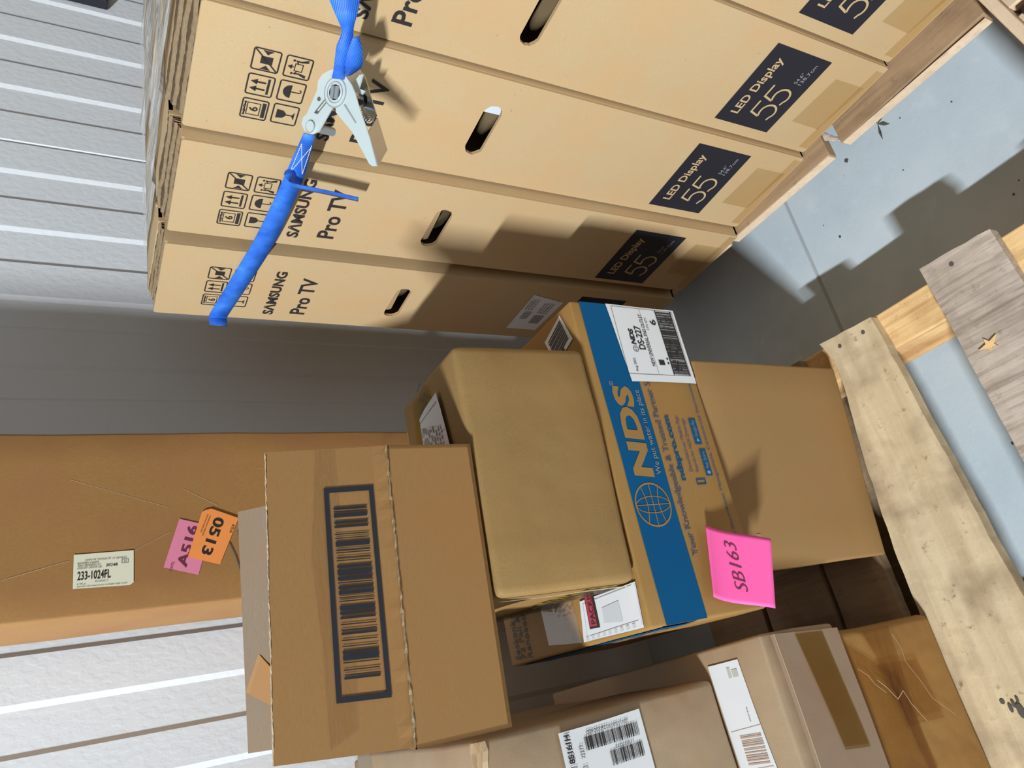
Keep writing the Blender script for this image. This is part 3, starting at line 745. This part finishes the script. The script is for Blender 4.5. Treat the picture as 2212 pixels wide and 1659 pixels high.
# pink note stuck on the blue banded carton
TLn, TRn, BRn, BLn = Vector((.072, .606, .489)), Vector((.148, .6045, .470)), Vector((.119, .575, .411)), Vector((.048, .585, .429))
n = 16; vs = []
for j in range(n + 1):
    for i in range(n + 1):
        a, b = i / n, j / n
        P = (TLn * (1 - a) + TRn * a) * (1 - b) + (BLn * (1 - a) + BRn * a) * b
        P += Vector((0, 1, 0)) * (.012 * math.sin(math.pi * b) * (1 - .3 * a)) * (1 - b) + Vector((0, 0, .0))
        vs.append(P)
fs = [(j * (n + 1) + i, (j + 1) * (n + 1) + i, (j + 1) * (n + 1) + i + 1, j * (n + 1) + i + 1) for j in range(n) for i in range(n)]
nt_ = mesh('sticky_note', vs, fs, M['note'], None, True, (.1, .6, .45))
tag(nt_, 'bright pink sticky note with handwritten black code, curling off the blue banded box', 'sticky note')
sol = nt_.modifiers.new('s', 'SOLIDIFY'); sol.thickness = .0003
p = Print(); p.textd('SB163', (.17, .62), (.66, -.14), (.10, -.62), 1, .30, -.01)
nn_ = [TLn, TRn, BLn, BRn]; vs = []
for u, v in p.v:
    P = (TLn * (1 - u) + TRn * u) * (1 - v) + (BLn * (1 - u) + BRn * u) * v
    P += Vector((0, 1, 0)) * (.012 * math.sin(math.pi * v) * (1 - .3 * u)) * (1 - v)
    vs.append(P + Vector((-.0002, -.0009, .0003)))
mesh('handwriting', vs, [tuple(f) for f in p.f], M['maroon'], nt_)

# ================================================================== LEFT STACK
# D: lowest worn carton
t = thing('carton', 'worn brown box at the bottom of the left stack, wrinkled packing tape over its front', 'box', (-.4, .621, .1215), 'cartons in the left stack')
C8 = ext((-.40, .621), (.011, .621), (.01, .36), .1245, .3085); C8[5] = Vector((.017, .621, .3085)); C8[6] = Vector((.027, .985, .3085))
cbox('carton_body', C8, M['D'], t, .010, .004, 4)
F = Face(C8[4], C8[5], C8[0], C8[1], .004, 4)
mt = tape('tape_wrinkled', (.84, .74, .56), .25, 1.0)
p = Print(); p.quad((120, 70), (330, 66), (412, 40), (412, 92), 12); p.quad((230, 4), (404, 6), (352, 78), (250, 84), 10); F.put('packing_tape', p, mt, t, .0022, 'wrinkled brown tape')
p = Print(); p.quad((300, 60), (372, 44), (366, 120), (300, 130), 8); F.put('packing_tape', p, mt, t, .0032)
p = Print(); p.stroke([(400, 92), (382, 99), (366, 97), (342, 112), (322, 121), (300, 150)], .6); p.stroke([(356, 36), (346, 47), (330, 60), (337, 74), (322, 80), (300, 96)], .9); p.stroke([(372, 12), (362, 25), (352, 30), (340, 44)], .6)
F.put('tape_crease', p, M['raw'], t, .0036)
# B: flat carton with taped front
t = thing('carton', 'flat brown box with one straight tape strip on its front, middle of the left stack', 'box', (-.4, .615, .3105), 'cartons in the left stack')
C8 = ext((-.40, .617), (.024, .617), (0, .449), .3125, .431); C8[5] = Vector((.028, .617, .431)); 
cbox('carton_body', C8, M['A'], t, .004, .002, 5)
# outer front panel whose raw edge stops short of the top
F = Face((-.40, .608, .4185), (.024, .608, .4185), (-.40, .612, .3115), (.018, .612, .3115), .0015, 6)
p = Print(); p.rect(0, 0, F.W, F.H, 24, 6)
o = F.put('front_flap', p, M['B'], t, 0.0); so = o.modifiers.new('s', 'SOLIDIFY'); so.thickness = .005; so.offset = -1
p = Print(); p.rect(0, -1.2, F.W, .5, 60, 1); F.put('flap_raw_edge', p, M['raw'], t, .0006, 'pale raw corrugated edge')
p = Print(); p.quad((250, 30), (F.W - 1, 34), (F.W - 1, 88), (302, 92), 10)
p2 = Print(); p2.quad((303, 46), (F.W - 2, 32), (F.W - 2, 78), (300, 88), 10); F.put('packing_tape', p2, tape('tape_brown', (.70, .60, .38), .1, .2), t, .0012, 'brown tape strip')
Ft = Face((-.40, 1.066, .431), (.023, 1.066, .431), (-.40, .617, .431), (.028, .617, .431), .002, 5)
p = Print(); p.quad((180, 366), (405, 357), (405, 407), (180, 424), 12); Ft.put('white_label', p, M['white'], t, .0014, 'long white label strip')
p = Print(); p.bars(300, 376, 330, 409, 12, 13, True, .4); 
for k in range(3): p.stroke([(334, 364 + 0 * k), (337, 412)], .5) if k == 0 else None
p.stroke([(295, 366), (297, 412)], .5)
Ft.put('label_barcode', p, M['rust'], t, .0019)
p = Print(); p.rect(388, 386, 399, 391); p.rect(388, 393, 396, 402); p.scribble(306, 401 - 0, 330, 403, 2, .4, 1, 14); p.scribble(341, 398, 356, 402, 8, .4, 1, 8)
Ft.put('label_print', p, flat('ink_faint', (.50, .50, .44), .6), t, .0019)

# A: carton with the REF label
t = thing('carton', 'greyish brown box with a white barcode label on its front, on the left stack', 'box', (-.36, .705, .4315), 'cartons in the left stack')
C8 = ext((-.36, .705), (-.004, .705), (.012, .38), .4340, .738); C8[5] = Vector((-.010, .705, .738)); C8[6] = Vector((.004, 1.085, .738)); C8[4] = Vector((-.36, .705, .738))
cbox('carton_body', C8, M['A'], t, .007, .003, 7)
F = Face(C8[4], C8[5], C8[0], C8[1], .003, 7)
p = Print(); p.quad((232, 84), (338, 84), (340, 189), (234, 192), 6); F.put('product_label', p, M['white'], t, .0030, 'white product label')
p = Print(); p.text('85161H', 309, 88.5, 335, 95.5, .03); p.frame(297, 88.5, 306, 95.5, .5); p.text('REF', 298.4, 90, 304.6, 94); p.text('22272', 311, 103.5, 323, 108); p.frame(297, 103, 304, 108, .4); p.text('LOT', 298, 104, 303, 107)
p.bars(316.5, 111.5, 329, 181.5, 21, 34, False, .5); p.bars(297, 138.8, 310.5, 182.5, 22, 22, False, .5)
p.textd('(01)15019228300400', (335.5, 170), (0, -1), (-1, 0), 54, 4.6); p.textd('(10)22272', (315, 171), (0, -1), (-1, 0), 24, 3.6)
F.put('label_lettering', p, M['black'], t, .0040)
Ft = Face(C8[7], C8[6], C8[4], C8[5], .003, 7)
p = Print(); p.quad((150, 4), (352, 4), (352, 66), (150, 66), 6); Ft.put('clear_tape', p, tape('tape_white', (.9, .9, .9), .3, .3), t, .002)
# torn raw edge along the front of the lid
m = MB(); rn = random.Random(8)
for l in range(3):
    A = []; B = []
    for k in range(41):
        x = -.36 + .348 * k / 40; y = .7035 + .004 * l + .0009 * math.sin(k * 1.1 + l) + rn.uniform(-.0006, .0006); z = .7385 + .003 * l + rn.uniform(-.0015, .0015)
        A.append((x, y, z)); B.append((x, y + .0028, z - .001))
    m.strip(A, B); m.strip([(a[0], a[1], a[2] - .006) for a in A], A)
m.build('torn_edge', M['raw'], t)

# ================================================================== OPEN BOX ON TOP
t = thing('open_box', 'open cardboard box with flaps up and a large framed black barcode on its front flap', 'box', (0, .63, .7405))
zb = .7425
a0, b0 = Vector((-.005, .6255)), Vector((.2475, .6005)); ux = (b0 - a0).normalized(); uy = Vector((-ux.y, ux.x)); dp = .205; e = .0035
c0, d0 = b0 + uy * dp, a0 + uy * dp
ht = .088
def pn_(q0, q1, z0, z1, th=e): 
    w_ = Vector((q1[0] - q0[0], q1[1] - q0[1])).normalized(); nrm = Vector((-w_.y, w_.x)) * th
    return [(q0[0], q0[1], z0), (q1[0], q1[1], z0), (q1[0], q1[1], z1), (q0[0], q0[1], z1)], (nrm.x, nrm.y, 0)
m = MB()
for q0, q1 in ((a0, b0), (b0, c0), (c0, d0), (d0, a0)):
    m.prism(*pn_(q0, q1, zb, zb + ht))
m.prism([(*a0, zb), (*b0, zb), (*c0, zb), (*d0, zb)], (0, 0, e))
m.build('box_body', M['bar'], t)
# front flap, standing, bulging a little at the fold
TLb, TRb = Vector((.006, .6262, H - .134)), Vector((.2425, .600, H - .140))
BLb, BRb = Vector((-.0035, .6245, zb + ht + .002)), Vector((.2465, .5995, zb + ht - .001))
nf = 30; vsf = []; rn = random.Random(2)
for j in range(9):
    for i in range(nf + 1):
        a, b = i / nf, j / 8; P = (TLb * (1 - a) + TRb * a) * (1 - b) + (BLb * (1 - a) + BRb * a) * b
        if j == 0: P.z += rn.uniform(-.0006, .0006)
        if j == 8: P += Vector((0, -.0015 + rn.uniform(-.0006, .0006), rn.uniform(-.001, .001)))
        vsf.append(P)
fsf = [(j * (nf + 1) + i, (j + 1) * (nf + 1) + i, (j + 1) * (nf + 1) + i + 1, j * (nf + 1) + i + 1) for j in range(8) for i in range(nf)]
ff = mesh('front_flap', vsf, fsf, M['bar'], t); so = ff.modifiers.new('s', 'SOLIDIFY'); so.thickness = e; so.offset = -1
m = MB(); rn = random.Random(5); A = []; B = []
for k in range(71):
    s_ = k / 70; P = BLb * (1 - s_) + BRb * s_; A.append(P + Vector((0, -.0022 - .0006 * math.sin(k * 2.1), .0012 + rn.uniform(-.0006, .0006)))); B.append(P + Vector((0, -.0006, -.0012 + rn.uniform(-.0006, .0006))))
m.strip(A, B); m.build('fold_crease', M['raw'], t)
m = MB(); A = []; B = []
for k in range(101):
    s_ = k / 100; P = TLb * (1 - s_) + TRb * s_; A.append(P + Vector((0, -.0003, .0004 + rn.uniform(-.0003, .0006)))); B.append(P + Vector((0, .0036, .0006 + rn.uniform(-.0004, .0004))))
m.strip(A, B); m.build('raw_edge', M['raw'], t)
F = Face(TLb, TRb, BLb, BRb)
ox = lambda u: u - 4
p = Print(); p.poly([(u - 0, v) for u, v in ((5, 41), (82, 39), (147, 34), (F.W - .5, 42), (F.W - .5, 60), (150, 62), (60, 66), (17.7, 64.3))])
F.put('packing_tape', p, tape('tape_flap', (.955, .93, .87), .3, .15), t, .0007)
p = Print(); p.frame(39.5, 50, 202, 91, 4.2)
for a_, b_ in [[187.4, 185.7], [184.5, 183.5], [182.4, 178.9], [175.8, 173.9], [172.4, 170.4], [165.6, 164.7], [162.4, 161.6], [159.4, 155.1], [152.9, 152.0], [150.7, 149.8], [146.8, 146.0], [144.4, 143.5], [140.3, 138.2], [136.9, 132.4], [131.3, 128.4], [126.9, 125.9], [123.8, 121.5], [120.3, 117.1], [115.2, 114.4], [112.5, 111.6], [108.6, 105.2], [104.2, 101.8], [100.2, 98.4], [94.8, 93.9], [90.7, 89.8], [88.3, 86.5], [82.9, 82.0], [78.3, 77.5], [74.7, 72.1], [71.4, 67.7], [66.4, 65.5], [61.0, 60.1], [57.5, 56.9], [55.6, 53.7]]:
    p.rect(b_, 55.4, a_, 85.4)
F.put('printed_barcode', p, M['navy'], t, .0010)
# back flap leaning outwards, seen above the front flap; side flaps
def flap(name, q0, q1, out, rise, m, taper=.01):
    q0, q1 = Vector((*q0, zb + ht)), Vector((*q1, zb + ht)); w_ = (q1 - q0).normalized(); o3 = Vector((out[0], out[1], 0)) + Vector((0, 0, rise))
    nrm = w_.cross(o3).normalized() * e
    return MB().prism([q0, q1, q1 + o3 - w_ * taper, q0 + o3 + w_ * taper], nrm).build(name, m, t)
o3 = uy * .072
flap('back_flap', c0 + ux * .006, d0 + ux * .004, (o3.x, o3.y), .0775, M['bar_in'], 0)
sl = -ux * .0 
m = MB(); q = [Vector((*(a0 + uy * .12), zb + ht)), Vector((*(d0 - uy * .005), zb + ht)), Vector((.075, .80, zb + ht + .092)), Vector((.105, .775, zb + ht + .083)), Vector((.05, .735, zb + ht + .055))]
m.prism(q, (.002, 0, .003)); m.build('side_flap', M['bar'], t)
m = MB(); q1_, q2_ = b0 + uy * .01, c0 - uy * .01
m.prism([(*q1_, zb + ht), (*q2_, zb + ht), (q2_.x + .085, q2_.y, zb + ht - .05), (q1_.x + .085, q1_.y + .01, zb + ht - .05)], (0, 0, e))
# (right side flap folded in)
m = MB(); m.prism([(*(b0 + uy * .01), zb + ht), (*(c0 - uy * .01), zb + ht), (c0.x - .07, c0.y - .02, zb + ht - .035), (b0.x - .07, b0.y + .03, zb + ht - .035)], (0, 0, e)); m.build('side_flap', M['bar'], t)

# ================================================================== TALL CARTON AT THE WALL
t = thing('tall_carton', 'tall reddish brown carton standing against the wall, with orange, pink and cream stickers', 'box', (.25, 1.18, 0))
C8 = [(.2375, 1.165, .001), (.507, 1.165, .001), (.507, 1.306, .001), (.2375, 1.306, .001), (.243, 1.165, 1.55), (.507, 1.165, 1.55), (.507, 1.306, 1.55), (.243, 1.306, 1.55)]
cbox('carton_body', C8, M['tall'], t, .004, .0015, 9)
F = Face((.241, 1.165, H + .29125), (.507, 1.165, H + .29125), (.237, 1.165, H - 1.0436), (.507, 1.165, H - 1.0436), .0015, 9); F.k = .9708
p = Print(); p.poly([(40, 306), (88, 306), (88.5, 381), (42, 381), (38.5, 376)]); F.put('cream_sticker', p, M['cream'], t, .0012, 'cream address sticker')
p = Print(); dn = (0, 1); u_ = (1, 0)
p.textd('233-1024FL', (51.2, 311), dn, u_, 41, 12, .012); p.textd('30248', (67.5, 346), dn, u_, 14.5, 4, .01); p.textd('BOWERY FARMS', (73.6, 311), dn, u_, 26, 2.6); p.textd('2853 HENNESSY R1', (70.2, 311), dn, u_, 28, 2.6); p.textd('LOCUST GROVE GA', (66.8, 311), dn, u_, 30, 2.6)
p.textd('10GN 95 TR7028 PP 1Z 28V9E22', (77.8, 320), dn, u_, 52, 2.2); p.frame(71, 366, 76.5, 374, .5); p.textd('G', (72.3, 368.5), dn, u_, 3, 2.8); p.textd('E TPL 6', (44.5, 311), dn, u_, 10, 2.2); p.textd('PO NP/KC 7', (46.6, 333), dn, u_, 16, 2.2); p.textd('RESTRICTED DRAWING NUMBER KEEP LINES', (41.2, 311), dn, u_, 62, 1.6)
F.put('sticker_lettering', p, M['black'], t, .0017)
p = Print(); p.poly([(131.3, 443.9), (117, 490), (44, 467.7), (59.6, 419.8)]); F.put('pink_sticker', p, M['pinkp'], t, .0012, 'pink freight sticker')
d_ = (.955, .30); w_ = (.30, -.955)
p = Print(); p.textd('A516', (56, 451), d_, w_, 64, 15, .03); p.textd('OVTL', (53, 431), d_, w_, 14, 4); F.put('sticker_lettering', p, M['maroon'], t, .0017)
p = Print(); p.poly([(142.9, 480.9), (145, 490), (126.9, 528.9), (56.7, 498.1), (72, 453.4), (140, 476)]); F.put('orange_sticker', p, M['orange'], t, .0024, 'orange freight sticker')
d_ = (-.925, -.38); w_ = (-.38, .925)
p = Print(); p.textd('0513', (132, 494), d_, w_, 60, 16, .03); p.textd('ATLA', (118, 519), d_, w_, 14, 4, .01); p.textd('OVERNIGHT FREIGHT', (134, 487), d_, w_, 34, 2); p.textd('MOTOR LINES INC', (136, 483.5), d_, w_, 30, 2); F.put('sticker_lettering', p, M['black'], t, .0029)
p = Print(); p.stroke([(109.3, 526.7), (96, 528.5), (83.2, 531.8)], 1.6); p.stroke([(90.4, 513.7), (67.9, 522.2), (52, 526), (39, 529.1)], 2); F.put('marker_strokes', p, M['leaf'], t, .0010)
p = Print(); p.stroke([(2, 845), (273, 838)], 1.5); F.put('seam_line', p, M['w_old'], t, .0008)
p = Print(); 
for a_, b_ in (((88, 382), (112, 430)), ((200, 300), (150, 430)), ((210, 560), (180, 700)), ((60, 220), (80, 300)), ((180, 450), (150, 500))):
    q_ = Print(); q_.stroke([a_, b_], .6); F.put('scuff', q_, M['raw'], t, .0006)

# ================================================================== RATCHET STRAP
t = thing('ratchet_strap', 'blue webbing ratchet strap with open zinc ratchet buckle, tight around the display cartons', 'strap', (.61, .6, .87))
def spl(P, n=6):
    P = [Vector(p) for p in P]; out = []
    for i in range(len(P) - 1):
        a, b, c, d = P[max(i - 1, 0)], P[i], P[i + 1], P[min(i + 2, len(P) - 1)]
        for k in range(n):
            s_ = k / n; out.append(.5 * ((2 * b) + (c - a) * s_ + (2 * a - 5 * b + 4 * c - d) * s_ ** 2 + (3 * b - a - 3 * c + d) * s_ ** 3))
    return out + [P[-1]]
def ribbon(name, A, B, m, th=.0012):
    A, B = spl(A), spl(B)
    o = MB().strip(A, B).build(name, m, t, True); s_ = o.modifiers.new('s', 'SOLIDIFY'); s_.thickness = th; s_.offset = 0
    return o
back = [(2.0, 1.0105, .93), (1.2, 1.0105, .918), (.66, 1.0105, .906), (.632, 1.0102, .9057)]
backb = [(2.0, 1.0105, .905), (1.2, 1.0105, .893), (.66, 1.0105, .881), (.632, 1.0102, .8807)]
webA = [(.6252, .998, .905), (.6262, .91, .8915), (.6262, .82, .8785), (.6215, .745, .8735), (.6165, .67, .8705), (.606, .595, .870)]
webB = [(.6252, 1.0, .880), (.6262, .912, .8655), (.6262, .82, .8525), (.6215, .745, .8495), (.6165, .67, .8495), (.606, .595, .858)]
ribbon('webbing', back + [(.6246, 1.0085, .9053)] + webA, backb + [(.6246, 1.0085, .8803)] + webB, M['bluestrap'])
upA = [(.606, .515, .862), (.606, .506, .863), (.61, .49, .865), (.612, .482, .866), (.616, .467, .865), (.62, .456, .873), (.63, .449, .88), (.645, .435, .892), (.672, .36, .905), (.685, .19, .915), (.688, .15, .918), (.72, .148, .918), (2.0, .148, .93)]
upB = [(.606, .513, .850), (.606, .504, .851), (.61, .49, .847), (.612, .48, .85), (.616, .461, .855), (.62, .45, .855), (.63, .44, .854), (.645, .415, .863), (.672, .34, .880), (.685, .19, .890), (.688, .15, .893), (.72, .148, .893), (2.0, .148, .905)]
ribbon('webbing', upA, upB, M['bluestrap'])
ribbon('webbing_tongue', [(.604, .462, .857), (.602, .478, .858), (.600, .492, .856), (.602, .505, .851)], [(.606, .460, .851), (.604, .476, .843), (.602, .490, .840), (.604, .504, .846)], M['bluestrap'])
tA = [(.612, .664, .874), (.601, .657, .877), (.5975, .660, .874), (.5985, .666, .868), (.6, .669, .858), (.6, .67, .847), (.6, .671, .828), (.6, .673, .805), (.6, .675, .785)]
tB = [(.634, .664, .850), (.622, .668, .856), (.6165, .676, .858)] + [tuple(c + k * .023 for c, k in zip(p, (.66 - .02 - .17, .72 + .09, -.26 - .03))) for p in tA[3:]]
ribbon('webbing_tail', tA, tB, M['bluestrap'])
m = MB(); rn = random.Random(1)
for a, b in (((.6085, .612, .868), (.6165, .668, .867)), ((.6085, .612, .857), (.6165, .668, .853)), ((.6085, .612, .868), (.6165, .668, .853)), ((.6085, .615, .857), (.6165, .668, .867))):
    a, b = Vector(a), Vector(b)
    for k in range(16):
        p0 = a.lerp(b, k / 16) + Vector((-.0012, 0, 0)); p1 = a.lerp(b, (k + .6) / 16) + Vector((-.0012, 0, 0)); m.tube([p0, p1], .0005, 4)
m.build('stitching', M['white'], t)
AX = Vector((0.3461, 0.3687, -0.8627))
side = [(0.5886, 0.5772, 0.8676), (0.5972, 0.5825, 0.8733), (0.6049, 0.5814, 0.876), (0.609, 0.5755, 0.8751), (0.6089, 0.5704, 0.8728), (0.6201, 0.5462, 0.867), (0.6266, 0.5403, 0.8671), (0.6285, 0.5322, 0.8644), (0.6264, 0.5238, 0.8599), (0.6231, 0.5174, 0.8559), (0.6163, 0.5126, 0.8511), (0.6095, 0.5122, 0.8482), (0.5999, 0.5138, 0.845), (0.5934, 0.5195, 0.8449), (0.5919, 0.5292, 0.8484), (0.596, 0.5392, 0.8544), (0.5901, 0.5568, 0.8595), (0.5881, 0.5628, 0.8612), (0.586, 0.5688, 0.863)]
MB().prism(side, AX * .0016).build('side_plate', M['metal'], t)
handle = [(0.6166, 0.5311, 0.8621), (0.6191, 0.525, 0.8604), (0.6175, 0.5196, 0.8575), (0.6137, 0.5137, 0.8534), (0.607, 0.51, 0.8492), (0.5974, 0.5095, 0.8451), (0.5879, 0.5111, 0.842), (0.5754, 0.5148, 0.8386), (0.5596, 0.5188, 0.8339), (0.5445, 0.5224, 0.8294), (0.5168, 0.5318, 0.8223), (0.5197, 0.5359, 0.8252), (0.5234, 0.5374, 0.8274), (0.5395, 0.5363, 0.8334), (0.5602, 0.5351, 0.8412), (0.5725, 0.537, 0.8469), (0.586, 0.5391, 0.8532), (0.5918, 0.536, 0.8542), (0.6003, 0.5386, 0.8587)]
hp = MB().prism(handle, AX * .0014).build('handle_plate', M['metal'], t)
MB().prism([(0.5857, 0.5268, 0.8491), (0.5847, 0.5254, 0.8481), (0.5631, 0.5256, 0.8395), (0.5639, 0.5266, 0.8402)], AX * .001).build('plate_groove', M['greyink'], hp)
s2 = MB(); sl2 = [Vector(q) for q in [(0.6029, 0.5607, 0.8677), (0.6056, 0.5424, 0.861), (0.6028, 0.5406, 0.8591), (0.6001, 0.5588, 0.8657)]]
for k in range(4): s2.tube([sl2[k], sl2[(k + 1) % 4]], .0005, 5)
s2.prism([sl2[0].lerp(sl2[1], .0), sl2[0].lerp(sl2[1], .14), sl2[3].lerp(sl2[2], .14), sl2[3]], AX * .001)
s2.build('plate_slot', M['leaf'], t)
def disc3(c, r, th, n=28):
    u = AX.orthogonal().normalized(); v = AX.cross(u); c = Vector(c)
    return [c + (u * math.cos(2 * math.pi * k / n) + v * math.sin(2 * math.pi * k / n)) * r for k in range(n)], AX * th
hc = Vector((0.6016, 0.5281, 0.8553))
def ring3(name, c, r0, r1, th, m, par=t, n=28):
    a, vec = disc3(c, r0, th, n); b, _ = disc3(c, r1, th, n); mb_ = MB(); vs = a + b + [p + vec for p in a] + [p + vec for p in b]
    fs = []
    for k in range(n):
        j = (k + 1) % n; fs += [(k, j, n + j, n + k), (2 * n + k, 3 * n + k, 3 * n + j, 2 * n + j), (k, 2 * n + k, 2 * n + j, j), (n + k, n + j, 3 * n + j, 3 * n + k)]
    return mb_.add(vs, fs).build(name, m, par)
hub = MB().prism(*disc3(hc, .0140, .0025)).build('hub', M['metal'], t)
ring3('hub_ring', hc - AX * .0006, .0148, .0140, .001, M['greyink'], hub); ring3('hub_ring', hc - AX * .0010, .0105, .0100, .001, M['greyink'], hub)
u_ = AX.orthogonal().normalized(); v_ = AX.cross(u_)
m = MB()
for s_ in (-1, 1):
    c = hc - AX * .0022 + u_ * .0030 * s_; m.prism([c + u_ * .0018 + v_ * .0062, c - u_ * .0018 + v_ * .0062, c - u_ * .0018 - v_ * .0062, c + u_ * .0018 - v_ * .0062], AX * .0020)
m.build('split_mandrel', M['steel'], hub)
MB().tube([hc - AX * .001, hc + AX * .034], .0075, 16).build('mandrel', M['chrome'], t)
bc = Vector((0.5943, 0.5725, 0.8702))
bo = MB().prism(*disc3(bc, .0058, .0012)).build('bolt', M['metal'], t); ring3('bolt_rim', bc - AX * .0004, .0062, .0056, .0009, M['greyink'], bo)
MB().prism(*disc3(bc + AX * .0014, .0045, .032)).build('bolt_shaft', M['steel'], t)
MB().prism(*disc3((0.6107, 0.549, 0.8658), .0020, .001, 14)).build('plate_hole', M['leaf'], t)
rear = [Vector(q) for q in [(0.6467, 0.5419, 0.8365), (0.6524, 0.5334, 0.8351), (0.6493, 0.5267, 0.831), (0.6414, 0.5235, 0.8264), (0.6302, 0.5239, 0.8221), (0.607, 0.5306, 0.8157), (0.5908, 0.5352, 0.8111), (0.588, 0.5409, 0.8125), (0.5955, 0.5476, 0.8183), (0.6228, 0.5434, 0.8275)]]
MB().prism(rear, AX * .0015).build('rear_plate', M['chrome'], t)
g = [Vector(q) for q in [(0.5504, 0.5226, 0.8301), (0.5176, 0.5325, 0.8212), (0.555, 0.5461, 0.8014), (0.5881, 0.5366, 0.8106)]]
gn = (g[1] - g[0]).cross(g[2] - g[0]).normalized() * .0012
MB().prism(g, gn).build('handle_grip', flat('grip_steel', (.55, .50, .46), .30, .7), t)
MB().prism([(0.611, 0.5206, 0.8385), (0.6131, 0.5094, 0.8346), (0.6115, 0.5063, 0.8326), (0.6031, 0.5177, 0.8341), (0.597, 0.5135, 0.8299), (0.5962, 0.5183, 0.8316), (0.6046, 0.523, 0.837)], AX * .002).build('pawl', M['metal'], t)
a, b = Vector((0.5846, 0.5287, 0.829)), Vector((0.5699, 0.5275, 0.8227)); d_ = (b - a); u2 = d_.orthogonal().normalized(); v2 = d_.normalized().cross(u2)
MB().tube([a + d_ * k / 48 + (u2 * math.cos(k * .8) + v2 * math.sin(k * .8)) * .0030 for k in range(49)], .0005, 5).build('spring', M['chrome'], t)

# ================================================================== SMALL THINGS
m = MB(); L = [Vector(q) for q in ((.7161, .4575, .001), (.7196, .441, .001), (.7019, .4385, .001), (.6909, .454, .001), (.734, .4559, .001))]
ct = Vector((.713, .4505, .0012))
for k, q in enumerate(L):
    if k == 0: continue
    d = (q - ct) * 1.25; q = ct + d; s_ = Vector((-d.y, d.x, 0)).normalized() * .0024
    m.add([ct, ct + d * .55 + s_ + Vector((0, 0, .002)), q, ct + d * .55 - s_], [(0, 1, 2, 3)])
lf = m.build('dry_leaf', M['leaf'], None, False, (.713, .4505, 0)); tag(lf, 'small dry winged seed lying on the lit concrete beside the pallet edge', 'leaf')
so = lf.modifiers.new('s', 'SOLIDIFY'); so.thickness = .0006
m = MB(); rn = random.Random(11)
for x, y, r in ((.6995, .519, .0035), (.5941, .583, .0022), (.6956, .419, .001), (.4872, .3434, .0015), (.63, .60, .001), (.66, .35, .0012), (.72, .40, .001), (.62, .45, .001), (.23, .47, .0035), (.235, .478, .002), (.19, .49, .0015), (.50, .33, .001)):
    m.prism([(x + r * math.cos(a) * rn.uniform(.7, 1.4), y + r * math.sin(a) * rn.uniform(.7, 1.2), 0.0002) for a in [k * math.pi / 4 for k in range(8)]], (0, 0, .0008))
dg_ = m.build('floor_grit', M['leaf'], None); tag(dg_, 'scattered dark grit and debris specks on the concrete floor', 'debris', kind='stuff')
# dark board hung on the wall, only its lower corner in view
v, f = rbox([(1.629, 1.318, 1.0305), (1.70, 1.318, 1.0305), (1.70, 1.345, 1.0305), (1.629, 1.345, 1.0305), (1.629, 1.318, 1.30), (1.70, 1.318, 1.30), (1.70, 1.345, 1.30), (1.629, 1.345, 1.30)], .004)
pb = thing('hanging_board', 'small dark board with a rounded corner on the ribbed wall, at the top left corner', 'board', (1.62, 1.34, 1.03))
mesh('board_panel', v, f, M['navy'], pb)
v, f = rbox([(1.72, 1.325, .926), (1.80, 1.325, .926), (1.80, 1.345, .926), (1.72, 1.345, .926), (1.72, 1.325, 1.0), (1.80, 1.325, 1.0), (1.80, 1.345, 1.0), (1.72, 1.345, 1.0)], .003)
# unseen carton added behind the left stack to keep light off the wall
t = thing('carton', 'unseen cardboard box added behind the left stack to shade the wall', 'box', (-.30, 1.1, 0))
cbox('carton_body', ext((-.70, 1.10), (-.005, 1.10), (0, .235), .001, .665), M['D'], t, .005)
